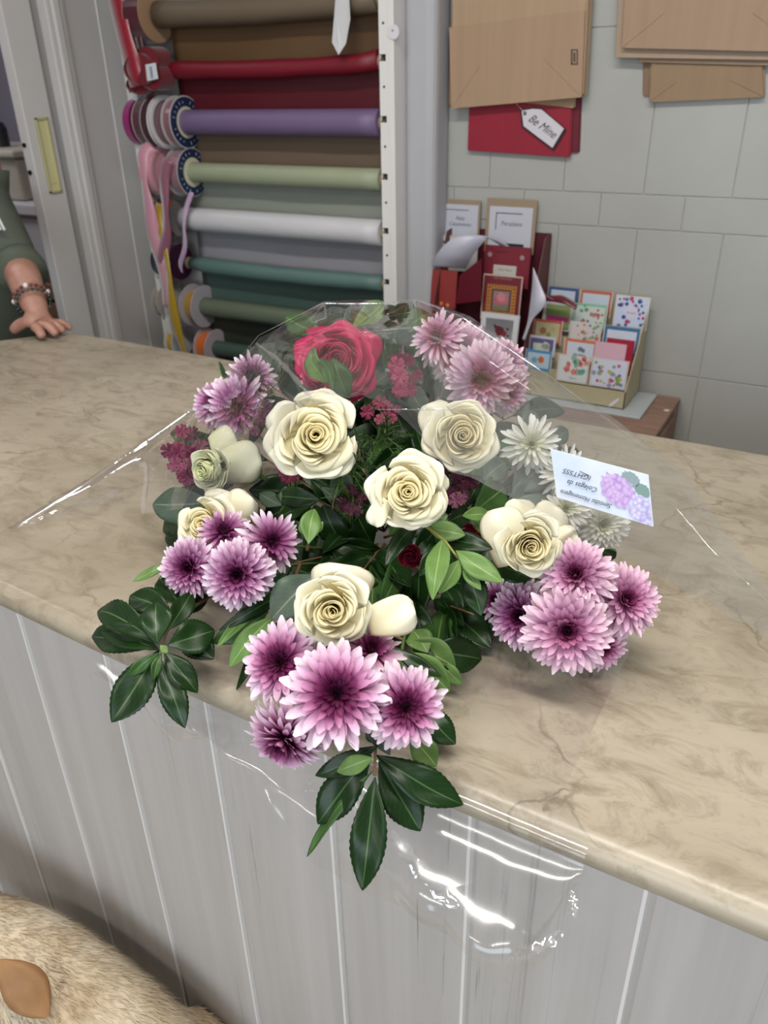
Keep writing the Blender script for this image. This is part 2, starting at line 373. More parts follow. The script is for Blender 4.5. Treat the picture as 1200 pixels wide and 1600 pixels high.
rolls = [  # z index, radius, roll colour, sheet colour, sheet drop, label
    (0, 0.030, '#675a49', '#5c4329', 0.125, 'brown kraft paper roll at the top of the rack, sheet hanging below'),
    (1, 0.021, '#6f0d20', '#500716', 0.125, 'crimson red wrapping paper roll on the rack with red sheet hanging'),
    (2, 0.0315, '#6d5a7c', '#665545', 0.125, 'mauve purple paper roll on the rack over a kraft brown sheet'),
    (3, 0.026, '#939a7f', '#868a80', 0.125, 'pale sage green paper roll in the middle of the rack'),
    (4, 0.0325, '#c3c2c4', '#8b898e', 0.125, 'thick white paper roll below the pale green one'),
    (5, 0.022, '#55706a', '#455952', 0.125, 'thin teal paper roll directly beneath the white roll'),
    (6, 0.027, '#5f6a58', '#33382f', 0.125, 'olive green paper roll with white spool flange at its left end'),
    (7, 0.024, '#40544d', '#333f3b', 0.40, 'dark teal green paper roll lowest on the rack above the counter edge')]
for zi, rad, cr, csn, drop, lab in rolls:
    z = RZ[zi]; t = thing('wrapping_paper_roll', lab, 'paper roll', (-1.38, 1.84, z - rad), 'paper rolls on the rack')
    pm = paper_mat('roll_paper_' + cr[1:], cr, 0.42 if zi == 4 else 0.5); sm = paper_mat('sheet_paper_' + csn[1:], csn, 0.5)
    mb = MB(); rr = random.Random(zi)
    sag = 0.006 if zi in (1, 5, 0) else 0.0
    pts = [V((XL + (XR - XL) * i / 12, 1.84, z - sag * math.sin(math.pi * i / 12) + (0.006 if zi == 1 and i == 12 else 0))) for i in range(13)]
    rs = [rad * (1 + (0.06 * rr.uniform(-1, 1) if zi in (1, 5, 0) else 0)) for _ in pts]
    if zi == 5: rs[0] = rad * 0.7
    mb.tube(pts, rs, 24); mb.build('roll', pm, t, shade=False)
    for p in t.children[0].data.polygons: p.use_smooth = len(p.vertices) == 4
    mb = MB(); mb.tube([(XL - 0.004, 1.84, z), (-1.02, 1.84, z)] if zi != 0 else [(-1.80, 1.84, z), (-1.02, 1.84, z)], 0.005, 8); mb.build('rod', M('#3c3a3a', 0.35, metal=0.8), t)
    for xx in (XR + 0.004, XL - 0.004): mb = MB(); mb.ring((xx, 1.84, z), (1, 0, 0), 0.011, 0.017, 0.012, 20); mb.build('core_end', M('#8a7a64', 0.7), t)
    mb = MB(); ph = rr.uniform(0, 6)
    mb.grid(lambda a, b: V((XL + 0.004 + (XR - XL - 0.006) * a, 1.84 + (rad * 0.95 if b < 0.1 else 0.0365) + 0.004 * math.sin(a * 9 + ph + b * 2) * b, z + 0.006 - (drop + 0.012) * b)), 24, 8)
    o = mb.build('hanging_sheet', sm, t, shade=True); md = o.modifiers.new('thick', 'SOLIDIFY'); md.thickness = 0.0006
# loose strip and round sticker
mb = MB(); Lp = [(522, -60), (524, 0), (520, 40), (519, 66), (531, 86), (541, 68), (545, 30), (543, -60)]
mb.poly([ony(u, v, 1.792) + V((0, 0.006 * math.sin(v * .05), 0)) for u, v in Lp], 0.0008, (0, -1, 0))
tag(mb.build('white_ribbon_strip', M('#c9c8ca', 0.4)), 'white ribbon strip hanging in front of the top kraft roll', 'ribbon')
pc = ony(615, 50, 1.814); st_ = thing('round_tag', 'small round white tag stuck on the right upright of the rack', 'tag', pc)
mb = MB(); mb.ring(pc, (0, 1, 0), 0.0, 0.0145, 0.0015, 28); mb.build('disc', M('#d3d1d8', 0.4), st_)
mb = MB(); mb.ring(pc + V((-0.002, -0.001, 0.003)), (0, 1, 0), 0.0, 0.0028, 0.001, 12); mb.build('emblem', M('#a59468', 0.5), st_)
# ================================================================ RIBBON SPOOLS
def spool(label, zi, u, rad, width, flange, ribbon, lab=None, ribr=0.9, hub=True, dz=0.0, vpx=None, fr0=0.12):
    """a spool on the rod of roll zi, its right flange at pixel column u"""
    z = RZ[zi] + dz
    x = ony(u, vpx if vpx else 300 - (z - 1.26) * 700, 1.84).x
    t = thing('ribbon_spool', label, 'ribbon spool', (x - width / 2, 1.84, z - rad), 'ribbon spools at the left end of the rack')
    fm = M(flange, 0.45); rm = mat('satin_' + ribbon.lstrip('#'), ribbon, 0.28, sheen=0.4)
    if hub:
        for xx in (x, x - width):
            mb = MB(); mb.ring((xx, 1.84, z), (1, 0, 0), rad * fr0, rad, 0.0022, 36); mb.build('flange', fm, t, bevel=0.0006)
    mb = MB(); mb.ring((x - width / 2, 1.84, z), (1, 0, 0), rad * 0.35, rad * ribr, width - 0.003, 36)
    o = mb.build('wound_ribbon', rm, t)
    if lab:
        mb = MB(); mb.ring((x + 0.0016, 1.84, z), (1, 0, 0), rad * 0.6, rad * 0.95, 0.0008, 36); o = mb.build('label_ring', M(lab, 0.4), t)
        mb = MB(); mb.ring((x + 0.0020, 1.84, z), (1, 0, 0), 0.006, rad * 0.6, 0.0008, 30); mb.build('label_core', M('#c9c5ae', 0.5), t)
        mb = MB()
        for k in range(22):
            if k % 11 in (0, 5): continue
            a = 2 * math.pi * k / 22; r1 = rad * 0.72; r2 = rad * (0.84 if k % 3 else 0.80)
            d = V((0, math.cos(a), math.sin(a))); e = V((0, -math.sin(a), math.cos(a))) * 0.0011; c = V((x + 0.0024, 1.84, z))
            mb.slab([c + d * r1 - e, c + d * r1 + e, c + d * r2 + e, c + d * r2 - e], 0.0003)
        mb.build('label_lettering', M('#b7bccb', 0.5), t)
    return t
spool('kraft cardboard spool of burgundy ribbon at the top left corner of the rack', 0, 242, 0.064, 0.055, '#a08265', '#4c0c1e', None, 1.0, vpx=15)
spool('navy labelled spool of dusty rose ribbon against the purple paper roll', 2, 291, 0.066, 0.030, '#b9b4b2', '#7d5560', '#17284a', vpx=190)
spool('white spool in the middle of the row beside the purple roll', 2, 262, 0.068, 0.012, '#d5d2d3', '#8a6a70', ribr=0.86, vpx=190, fr0=.82)
spool('spool of dark plum ribbon left of the white spool', 2, 245, 0.066, 0.030, '#a79a9c', '#4b2733', ribr=0.96, vpx=190, fr0=.95)
spool('spool of bright magenta satin ribbon at the far left of the purple roll row', 2, 226, 0.060, 0.024, '#6a1743', '#8e1368', ribr=1.02, vpx=190, fr0=.9)
spool('navy labelled spool of mauve ribbon against the pale green roll', 3, 301, 0.064, 0.045, '#a9a6a4', '#8e6471', '#16274a', vpx=270)
spool('spool of wide baby pink satin ribbon beside the mauve spool', 3, 262, 0.064, 0.048, '#b98d92', '#c98b98', ribr=1.03, vpx=268, fr0=.85)
spool('spool of orange ribbon partly hidden beneath the mauve spool', 4, 282, 0.050, 0.030, '#7b7574', '#b8541c', ribr=1.0, vpx=345)
spool('spool of amber ribbon behind the hanging pink ribbon', 4, 255, 0.050, 0.022, '#8b8078', '#a87b16', ribr=1.0, vpx=345)
spool('spool of deep magenta ribbon left of the teal paper roll', 5, 283, 0.052, 0.028, '#3a1830', '#6d0f4b', ribr=1.02, vpx=410)
spool('black cored spool of navy ribbon beside the magenta one', 5, 262, 0.045, 0.024, '#1b1a22', '#1c2238', ribr=0.95, vpx=412)
spool('pale grey spool of gold ribbon at the end of the olive green roll', 6, 320, 0.063, 0.046, '#a7a2a5', '#9a7430', ribr=0.7, vpx=480)
spool('white spool standing left of the gold ribbon spool', 6, 262, 0.048, 0.022, '#a9a39c', '#8f8676', ribr=0.8, vpx=475)
spool('spool of bright orange ribbon by the lowest paper roll', 7, 338, 0.058, 0.044, '#b3a7ab', '#c4611f', ribr=0.8, vpx=540)
spool('white spool of yellow ribbon just above the marble counter edge', 7, 286, 0.050, 0.03, '#c9c8cc', '#b99a2c', ribr=0.8, vpx=545)
# hanging satin strips
def strip(name, label, pts, wpx, hexc, cat='ribbon', twist=0.3, grp='satin ribbons hanging from the spools'):
    """pts: (u, v, y) along the ribbon; wpx its half width in the plane"""
    P = [ony(u, v, y) for u, v, y in pts]; mb = MB(); vs = []; fs = []; n = len(P)
    # resample smoothly
    R = []
    for i in range(n - 1):
        p0, p1, p2, p3 = P[max(i - 1, 0)], P[i], P[i + 1], P[min(i + 2, n - 1)]
        for k in range(5):
            t = k / 5; R.append(0.5 * ((2 * p1) + (p2 - p0) * t + (2 * p0 - 5 * p1 + 4 * p2 - p3) * t * t + (3 * p1 - p0 - 3 * p2 + p3) * t ** 3))
    R.append(P[-1]); m = len(R)
    for i, p in enumerate(R):
        t = (R[min(i + 1, m - 1)] - R[max(i - 1, 0)]).normalized(); a = twist * math.sin(i * 0.45)
        sd = t.cross(V((math.sin(a), -math.cos(a), 0))).normalized(); w_ = wpx * depth(p) / F_PX
        vs += [p - sd * w_, p + V((0, -0.002, 0)), p + sd * w_]
    fs = [f for i in range(m - 1) for f in ((3 * i, 3 * i + 1, 3 * i + 4, 3 * i + 3), (3 * i + 1, 3 * i + 2, 3 * i + 5, 3 * i + 4))]
    mb.add(vs, fs); o = mb.build(name, mat('satin_' + hexc.lstrip('#'), hexc, 0.25, sheen=0.5), shade=True)
    md = o.modifiers.new('thick', 'SOLIDIFY'); md.thickness = 0.0006
    return tag(o, label, cat, grp)
strip('satin_ribbon', 'wide red satin ribbon running down the top left of the rack', [(176, -50, 1.79), (182, 0, 1.785), (192, 50, 1.775), (205, 95, 1.77), (216, 135, 1.775)], 17, '#8f1029', twist=0.05)
strip('satin_ribbon', 'burgundy satin ribbon just behind the wide red one', [(205, -50, 1.80), (210, 20, 1.80), (220, 80, 1.80), (226, 110, 1.80), (232, 150, 1.81), (218, 175, 1.82)], 8, '#470a1e', twist=.1)
strip('satin_ribbon', 'long baby pink satin ribbon hanging left of the spools', [(238, 228, 1.80), (225, 245, 1.78), (224, 280, 1.775), (234, 330, 1.775), (244, 385, 1.78), (256, 440, 1.785), (264, 480, 1.79)], 11, '#c48a98')
strip('satin_ribbon', 'mauve satin ribbon hanging in front of the amber spool', [(263, 250, 1.775), (257, 280, 1.77), (258, 330, 1.77), (260, 370, 1.775), (250, 410, 1.78)], 9, '#8a5468')
strip('satin_ribbon', 'golden yellow satin ribbon reaching down to the counter edge', [(250, 318, 1.79), (250, 350, 1.785), (262, 420, 1.775), (268, 470, 1.77), (278, 520, 1.77), (290, 560, 1.775)], 8, '#a5861a')
strip('satin_ribbon', 'narrow lilac ribbon curling beside the white paper roll', [(300, 300, 1.80), (291, 325, 1.79), (287, 350, 1.78), (289, 385, 1.78), (282, 412, 1.79), (284, 425, 1.80)], 4, '#b395b4')
# red bow-like ribbon bundle on the second rod
t = thing('red_ribbon_bundle', 'bundle of wide crimson ribbon loops with a white paper tag', 'ribbon', tuple(ony(235, 105, 1.80)), 'satin ribbons hanging from the spools')
RB = mat('satin_crimson', '#6a0818', 0.3, sheen=0.4)
mb = MB()
for (u, v, ru, rv, y) in ((238, 92, 24, 17, 1.800), (226, 108, 26, 22, 1.79), (246, 120, 20, 19, 1.80), (225, 132, 20, 14, 1.805)):
    c = ony(u, v, y); k = depth(c) / F_PX
    mb.grid(lambda a, b: c + V((math.cos(a * 6.2832) * ru * k, (b - 0.5) * 0.045 + 0.01 * math.sin(a * 9), math.sin(a * 6.2832) * rv * k)), 28, 4)
    mb.poly([c + V((math.cos(i / 20 * 6.2832) * ru * k * .96, -0.018, math.sin(i / 20 * 6.2832) * rv * k * .96)) for i in range(20)], 0.03, (0, -1, 0))
o = mb.build('ribbon_loops', RB, t, shade=False)
c = [ony(u, v, 1.768) for u, v in ((230, 127), (247, 123), (243, 98), (227, 101))][::1]
mb = MB(); mb.slab([c[0], c[1], c[2], c[3]], 0.001); mb.build('paper_tag', M('#cfd0d4', 0.5), t)
mb = MB(); q0 = (c[0] + c[1]) / 2; q1 = (c[2] + c[3]) / 2
for k in range(9):
    p = q0 + (q1 - q0) * (0.15 + 0.08 * k) + V((0, -0.0012, 0)); mb.slab([p + V((-0.004, 0, -0.0015)), p + V((0.004, 0, -0.0015)), p + V((0.004, 0, 0.001)), p + V((-0.004, 0, 0.001))], 0.0003)
mb.build('tag_lettering', M('#7e93ad', 0.5), t)
mb = MB(); mb.poly([ony(u, v, 1.80) for u, v in ((176, 0), (170, 0), (168, -60), (176, -60))][::-1], 0.002, (0, -1, 0))

# ================================================================ PAPER BAGS ON THE WALL
KR = {}
def kraft(h):
    if h not in KR:
        s = N('kraft_' + h[1:]); co = s.coords(); c = C(h)
        s.l(s.ramp(s.noise(s.coords((30, 30, 1)), 2, 4), [(0.3, tuple(x * .94 for x in c[:3]) + (1,)), (0.7, tuple(x * 1.05 for x in c[:3]) + (1,))]), s.b.inputs['Base Color'])
        s.b.inputs['Roughness'].default_value = 0.62; s.bump(s.noise(co, 9, 4, 0.5, 0.8), 0.5, 0.004); KR[h] = s.m
    return KR[h]
def bag(label, quad, y, color, flap=None, th=0.004, grp='kraft paper bags hanging on the tiled wall', group=True, name='kraft_paper_bag', flapc=None):
    """quad: pixel corners bottom-left, bottom-right, top-right, top-left on the plane y"""
    q = [ony(u, v, y) for u, v in quad]; b = (q[0] + q[1]) / 2
    t = thing(name, label, 'paper bag', tuple(b), grp)
    km = kraft(color)
    mb = MB(); mb.slab(q, th / 2); o = mb.build('body', km, t, bevel=0.0006)
    q2 = [p + V((0.003 if i in (1, 2) else -0.002, th * 0.75, 0.002)) for i, p in enumerate(q)]
    mb = MB(); mb.slab(q2, th / 2); mb.build('back_face', km, t)
    if flap:
        f = [ony(u, v, y - 0.0035) for u, v in flap]; mb = MB(); mb.slab(f, 0.0022)
        ctr = sum(f, V()) / 4; left = (f[0] + f[3]) / 2; right = (f[1] + f[2]) / 2; up = V((0, -0.0011, 0))
        la = left + (right - left) * 0.24; ra = left + (right - left) * 0.72
        mb.poly([f[0] + up, la + up, f[3] + up], 0.0011, (0, -1, 0)); mb.poly([f[1] + up, f[2] + up, ra + up], 0.0011, (0, -1, 0))
        mb.build('folded_base', kraft(flapc or color), t, bevel=0.0004)
    return t
bag('hindmost kraft bag of the left stack, its edge showing at lower left', [(696, 165), (870, 172), (880, -110), (716, -110)], 1.943, '#937a60')
bag('kraft bag in the left stack whose lower corner peeks out right above the red bag', [(720, 150), (896, 169), (915, -110), (722, -110)], 1.932, '#a08464')
bag('kraft bag second from the front of the left stack with a dark side gusset', [(706, 150), (914, 150), (929, -110), (712, -110)], 1.924, '#8f765d')
t = bag('front kraft bag of the left stack with creased base and small printed mark', [(705, 150), (909, 148), (922, -110), (709, -110)], 1.914, '#a48a6f', [(705, 170), (909, 152), (914, 16), (702, 43)], flapc='#a0846a')
mb = MB()
f = lambda u, v: ony(u, v, 1.9085)
for (a, b, c_, d) in ((892, 77, 903, 79), (892, 99, 903, 101), (892, 77, 894.5, 101), (901, 77, 903, 101), (896, 82, 899, 97)): mb.slab([f(a, d), f(c_, d), f(c_, b), f(a, b)], 0.0004)
mb.build('printed_mark', M('#4a3c30', 0.6), t)
bag('dark crimson paper bag behind the red one at its right edge', [(800, 236), (903, 239), (911, 40), (800, 30)], 1.944, '#5e0a1c', name='red_paper_bag', grp='red paper bags under the kraft bags')
rb = bag('crimson red paper bag with a white tag hanging below the kraft bags', [(731, 235), (889, 246), (896, 40), (738, 30)], 1.936, '#8a1029', name='red_paper_bag', grp='red paper bags under the kraft bags')
gt_ = thing('gift_tag', 'white arrow shaped tag reading Be Mine on the red paper bag', 'tag', tuple(ony(845, 200, 1.93)))
T = [(815, 173), (818, 197), (863, 231), (881, 201), (846, 171), (832, 170)]
mb = MB(); cc = (843, 198)
mb.poly([ony(cc[0] + (u - cc[0]) * 1.10, cc[1] + (v - cc[1]) * 1.10 + 1, 1.931) for u, v in T], 0.001, (0, -1, 0)); mb.build('black_backing', M('#1d1416', 0.5), gt_)
mb = MB(); mb.poly([ony(u, v, 1.9295) for u, v in T], 0.001, (0, -1, 0)); mb.build('card', M('#c9c6cc', 0.5), gt_)
pc = ony(820, 177, 1.9285); mb = MB(); mb.ring(pc, (0, 1, 0), 0.0018, 0.004, 0.001, 16); mb.build('eyelet', M('#2c2a2c', 0.4), gt_)
mb = MB(); mb.tube([pc, ony(812, 168, 1.925), ony(805, 160, 1.912)], 0.0006, 6); mb.build('string', M('#b8aa94', 0.6), gt_)
a_ = ony(822, 178, 1.928); b_ = ony(868, 211, 1.928); ctr = ony(847, 197, 1.928)
text_mesh('lettering', 'Be Mine', 0.026, frame_mtx(ctr, b_ - a_, (b_ - a_).cross(V((0, 1, 0)))), M('#4a464c', 0.5), gt_, shear=0.5, width=0.85)
# right stack
bag('small kraft bag at the back of the right stack showing a dark left edge', [(1005, 150), (1182, 153), (1184, -110), (1008, -110)], 1.945, '#7b644d')
bag('small kraft bag lowest in the right stack with creased base fold', [(1016, 158), (1192, 152), (1195, -110), (1020, -110)], 1.938, '#957c5e', [(1014, 160), (1194, 152), (1190, 96), (1020, 98)], flapc='#8d7458')
bag('middle sized kraft bag in the right stack just above the small creased one', [(998, 97), (1250, 104), (1252, -110), (1000, -110)], 1.929, '#8c7660')
bag('large kraft bag behind the front one of the right stack, lower rim showing', [(962, 90), (1262, 95), (1262, -110), (972, -110)], 1.921, '#a08a74')
bag('front large kraft bag of the right stack with diagonal base creases', [(972, 60), (1262, 65), (1262, -110), (985, -110)], 1.912, '#a28770', [(972, 75), (1262, 82), (1262, -40), (978, -40)], flapc='#9c8169')

# ================================================================ CRATE, BOXES AND GREETING CARDS
WOOD = N('old_crate_wood'); co = WOOD.coords((3, 22, 22))
WOOD.l(WOOD.ramp(WOOD.noise(co, 2, 6, 0.6, 0.6), [(0.3, C('#6f5547')), (0.7, C('#98796a'))]), WOOD.b.inputs['Base Color']); WOOD.b.inputs['Roughness'].default_value = 0.6; WOOD.bump(WOOD.noise(co, 4, 4), 0.4, 0.001); WOOD = WOOD.m
CZ = 0.815; cx1 = onz(1066, 618, CZ).x; cx0 = cx1 - 0.68
cr = thing('wooden_crate', 'old brown wooden crate standing against the tiled wall behind the counter', 'crate', ((cx0 + cx1) / 2, 1.80, 0))
for k in range(4):
    y0 = 1.645 + k * 0.076; mb = MB(); mb.box((cx0, y0, CZ - 0.014), (cx1, y0 + 0.070, CZ)); mb.build('top_slat', WOOD, cr, bevel=0.002)
for yy in (1.647, 1.92):
    for k in range(5): mb = MB(); mb.box((cx0, yy, 0.05 + k * 0.155), (cx1, yy + 0.014, 0.18 + k * 0.155)); mb.build('side_slat', WOOD, cr, bevel=0.002)
for x in (cx0, cx1 - 0.014):
    mb = MB(); mb.box((x, 1.66, 0.0), (x + 0.014, 1.70, CZ - 0.014)); mb.box((x, 1.885, 0), (x + 0.014, 1.92, CZ - 0.014)); mb.box((x, 1.70, 0.6), (x + 0.014, 1.885, CZ - 0.03)); mb.build('end_panel', WOOD, cr, bevel=0.002)
mb = MB(); p = onz(1042, 641, CZ + 0.0008)
for k in range(12):
    q = onz(1042, 641, CZ + 0.001); an = k / 12 * 6.283; mb.v
mb.poly([p + V((0.006 * math.cos(i / 9 * 6.283) * (1 + .3 * (i % 2)), 0.006 * math.sin(i / 9 * 6.283), 0)) for i in range(9)], 0.0006, (0, 0, 1)); mb.build('paint_spot', M('#cfccc8', 0.6), cr)
# grey board under the display
bx = onz(985, 654, CZ + 0.006).x; mb = MB()
mb.box((bx - 0.30, 1.752, CZ + 0.0003), (bx + 0.018, 1.925, CZ + 0.006)); tag(mb.build('grey_board', M('#a9b0b3', 0.5), bevel=0.0015), 'flat pale blue grey board under the beige card display', 'board')
# beige tiered display
Z0 = CZ + 0.0065; dx1 = onz(974, 640, Z0).x; dx0 = max(dx1 - 0.245, ony(857, 400, 1.935).x + 0.006); yF = onz(974, 640, Z0).y; yB = 1.925
BEI = mat('beige_cardboard', '#aca485', 0.55, var=0.04)
ds = thing('card_display', 'beige cardboard stand full of small greeting cards on the wooden crate', 'card display', ((dx0 + dx1) / 2, (yF + yB) / 2, Z0))
mb = MB(); mb.box((dx0, yF, Z0), (dx1, yF + 0.002, Z0 + 0.042)); mb.build('front_panel', BEI, ds)
for x in (dx0, dx1 - 0.002):
    mb = MB(); mb.poly([(x + 0.002, yF, Z0), (x + 0.002, yB, Z0), (x + 0.002, yB, Z0 + 0.208), (x + 0.002, yB - 0.01, Z0 + 0.208), (x + 0.002, yF, Z0 + 0.042)], 0.002, (1, 0, 0)); mb.build('side_panel', BEI, ds)
mb = MB(); mb.box((dx0, yB - 0.002, Z0), (dx1, yB, Z0 + 0.208)); mb.build('back_panel', BEI, ds)
mb = MB(); mb.box((dx0, yF, Z0), (dx1, yB, Z0 + 0.002))
for k in range(1, 5):
    yy = yF + (yB - yF) * k / 5; mb.box((dx0 + .002, yy, Z0 + .002), (dx1 - .002, yy + 0.0015, Z0 + 0.03 + k * 0.033))
mb.build('tier_shelves', BEI, ds)
mb = MB(); p = [ony(u, v, yF - 0.0008) for u, v in ((951, 636), (957, 634), (968, 625), (966, 622), (959, 626), (952, 632))]; mb.poly(p, 0.0006, (0, -1, 0)); mb.build('torn_label', M('#cfd0d6', 0.5), ds)
SXp, SZp = 0.00158, 0.00146
def card(label, u, v, wpx, hpx, y, border, inner, bw=0.1, decos=(), text=(), lean=0.12, th=0.004, extra=None, roll=0.0, grp=None, sleeve=False, top_inner=None):
    c = ony(u, v, y); W = wpx * SXp / 2 * (y - 0.02) / 1.87; H = hpx * SZp / 2 * (y - .02) / 1.87
    X = V((math.cos(roll), 0, math.sin(roll))); U = V((-math.sin(roll) * 1, math.sin(lean), math.cos(lean) * math.cos(roll))).normalized(); Nn = X.cross(U).normalized()
    if Nn.y > 0: Nn = -Nn
    P = lambda a, b, d=0.0: c + X * (a * W) + U * (b * H) + Nn * d
    t = thing('greeting_card', label, 'greeting card', tuple(P(0, -1)), grp)
    mb = MB(); mb.slab([P(-1, -1), P(1, -1), P(1, 1), P(-1, 1)], th); mb.build('card_stock', M(border, 0.45), t, bevel=0.0004)
    k = bw * 2; ky = k * W / H
    ti = 1 - ky if top_inner is None else top_inner
    mb = MB(); mb.slab([P(-1 + k, -1 + ky, .0005), P(1 - k, -1 + ky, .0005), P(1 - k, ti, .0005), P(-1 + k, ti, .0005)], 0.0004); mb.build('printed_panel', M(inner, 0.45), t)
    by = {}
    for (a, b, r, hx) in decos: by.setdefault(hx, []).append((a, b, r))
    for j, (hx, L) in enumerate(by.items()):
        mb = MB()
        for a, b, r in L:
            if isinstance(r, tuple): mb.slab([P(a - r[0], b - r[1], .0010), P(a + r[0], b - r[1], .0010), P(a + r[0], b + r[1], .0010), P(a - r[0], b + r[1], .0010)], 0.0002 )
            else:
                cc = P(a, b, 0.0009 + 0.0001 * j); mb.poly([cc + X * (math.cos(i / 10 * 6.283) * r * W * (1 + .2 * (i % 2))) + U * (math.sin(i / 10 * 6.283) * r * W * (1 + .2 * (i % 2))) for i in range(10)], 0.0002, Nn)
        mb.build('printed_motif', M(hx, 0.45), t)
    for (a, b, sz, stx, hx) in text:
        text_mesh('lettering', stx, sz, frame_mtx(P(a, b, 0.0014), X, U), M(hx, 0.5), t, shear=0.2)
    if sleeve:
        mb = MB(); rr = random.Random(u)
        for k_ in range(26):
            b = -1 + 2 * k_ / 25
            for a in (-1, 1):
                cc = P(a * 1.0, b, 0.0016 * rr.random() + .0008); mb.slab([cc + X * -0.0016, cc + X * 0.0016 - U * .001, cc + X * 0.0014 + U * 0.0022, cc - X * 0.0012 + U * 0.0018], 0.0002)
        mb.build('clear_sleeve_edge', M('#c6b9b0', 0.15), t)
    return t
rr = random.Random(5)
def floral(cols, n=16, r=(0.05, 0.13), ylim=(-0.85, 0.85)): return [(rr.uniform(-.82, .82), rr.uniform(*ylim), rr.uniform(*r), rr.choice(cols)) for _ in range(int(n * 1.6))]
GB = 'greeting cards in the dark red box'; GD = 'small greeting cards in the beige display'
# big cards at the left
card('white card with grey corner frame in a kraft envelope, topmost at left', 719, 345, 66, 66, 1.935, '#93806a', '#b5b7c2', 0.05, [(-0.18, 0.52, (0.60, 0.02), '#5c5d66'), (-0.76, 0.20, (0.02, 0.33), '#5c5d66')], [(0, 0.12, 0.013, 'Feliz', '#5e606a'), (0, -0.16, 0.013, 'Casamento', '#5e606a')], 0.06, grp=GB, top_inner=0.78)
card('white card with grey corner frame beside the topmost one, in a kraft envelope', 797, 354, 80, 84, 1.930, '#93806a', '#b9bac4', 0.07, [(-0.05, 0.48, (0.52, 0.02), '#5c5d66'), (-0.58, 0.18, (0.02, 0.32), '#5c5d66'), (0.1, -0.72, (0.5, 0.09), '#1f1f24')], [(0.05, 0.1, 0.015, 'Parabéns', '#5e606a')], 0.06, grp=GB, top_inner=0.72)
card('white card with tiny dark blossoms beneath the curled white ribbon', 714, 396, 70, 58, 1.918, '#b9b4ac', '#c2bfbc', 0.04, [(-.7, .6, .07, '#5b4f66'), (.75, .1, .09, '#5b4f66'), (.35, -.3, .1, '#c6a3a8'), (-.55, -.5, .08, '#a99aa5'), (.1, .5, .05, '#6c6478')], lean=0.08, grp=GB)
card('dark red card with scalloped white label in front of a kraft envelope', 791, 417, 76, 66, 1.905, '#6d1a2a', '#751a2a', 0.03, [(-0.05, -0.35, (0.5, 0.42), '#b7b3ae'), (-0.75, 0.55, 0.09, '#9c8187'), (0.65, 0.5, 0.09, '#9c8187'), (0.1, -0.62, 0.12, '#b07c3c')], [(-0.05, -0.15, 0.0085, 'Feliz Natal', '#7f6a6a')], 0.1, grp=GB)
card('burgundy and gold card with pink tulips in its centre', 783, 466, 66, 76, 1.875, '#bda99a', '#6c1c2b', 0.03, [(0, -0.1, (0.75, 0.68), '#b3772a'), (0, -0.1, (0.52, 0.5), '#7c5b6d'), (0, -0.12, (0.40, 0.42), '#b7a3a0'), (-.12, -.1, .22, '#b0606c'), (.14, -.05, .22, '#b46974'), (0, 0.05, .2, '#c27d84'), (-.2, -.45, .12, '#6d7a46'), (.22, -.45, .12, '#6d7a46')] + [(-0.62 + 0.14 * i, 0.50, (0.025, 0.07), '#552a4c') for i in range(10)] + [(-0.64, 0.42 - 0.14 * i, (0.07, 0.025), '#552a4c') for i in range(8)] + [(0.64, 0.42 - 0.14 * i, (0.07, 0.025), '#552a4c') for i in range(8)], [(0, 0.86, 0.007, 'Feliz Aniversário', '#a98a86')], 0.12, grp=GB)
card('orange red card standing at the far left of the dark red box', 693, 452, 46, 66, 1.865, '#7f2c2a', '#8a302d', 0.04, [(-0.1, -0.75, 0.12, '#c08a4a'), (0.4, -0.8, 0.12, '#c08a4a'), (0, 0.6, (0.7, 0.03), '#8f2f2f'), (0, 0.3, (0.7, 0.03), '#8f2f2f'), (0, 0.0, (0.7, 0.03), '#8f2f2f')], lean=0.1, grp=GB)
card('white card with a red bird drawing at the front of the dark red box', 779, 520, 66, 66, 1.815, '#b9bac0', '#c6c6cb', 0.02, [(0, 0.05, (0.72, 0.68), '#8e9098'), (0, 0.05, (0.69, 0.65), '#c6c6cb'), (0.05, 0.1, 0.22, '#5b1d26'), (0.28, 0.0, 0.13, '#7a2430'), (-0.15, 0.28, 0.1, '#5b1d26'), (-.25, .38, 0.05, '#5b1d26'), (0.45, 0.25, 0.06, '#3f3a38'), (0.5, -0.1, 0.06, '#3f3a38')], lean=0.15, grp=GB)
# dark red box holding them
DR = mat('dark_red_card', '#4c0c1a', 0.5)
bz = CZ + 0.0005; b0 = ony(668, 480, 1.80).x; b1 = ony(857, 400, 1.935).x
bxr = thing('dark_red_box', 'dark red cardboard box holding larger greeting cards left of the display', 'box', ((b0 + b1) / 2, 1.86, bz))
mb = MB(); mb.box((b0, 1.79, bz), (b1, 1.792, 0.90)); mb.build('front_panel', DR, bxr)
mb = MB(); mb.box((b0, 1.942, bz), (b1 + 0.001, 1.944, 1.175)); mb.build('back_panel', DR, bxr)
for x in (b0, b1 - 0.002):
    mb = MB(); mb.poly([(x + 0.002, 1.79, bz), (x + 0.002, 1.944, bz), (x + 0.002, 1.944, 1.175), (x + .002, 1.905, 1.17), (x + 0.002, 1.79, 0.90)], 0.002, (1, 0, 0)); mb.build('side_panel', mat('red_card_side', '#5f2c2e', 0.5), bxr)
mb = MB(); mb.poly([ony(u, v, y) for u, v, y in ((718, 430, 1.862), (752, 404, 1.858), (752, 470, 1.85), (712, 475, 1.86))][::-1], 0.002, (0, -1, 0)); mb.build('folded_lid', mat('crimson_lid', '#5c0a1e', 0.4), bxr)
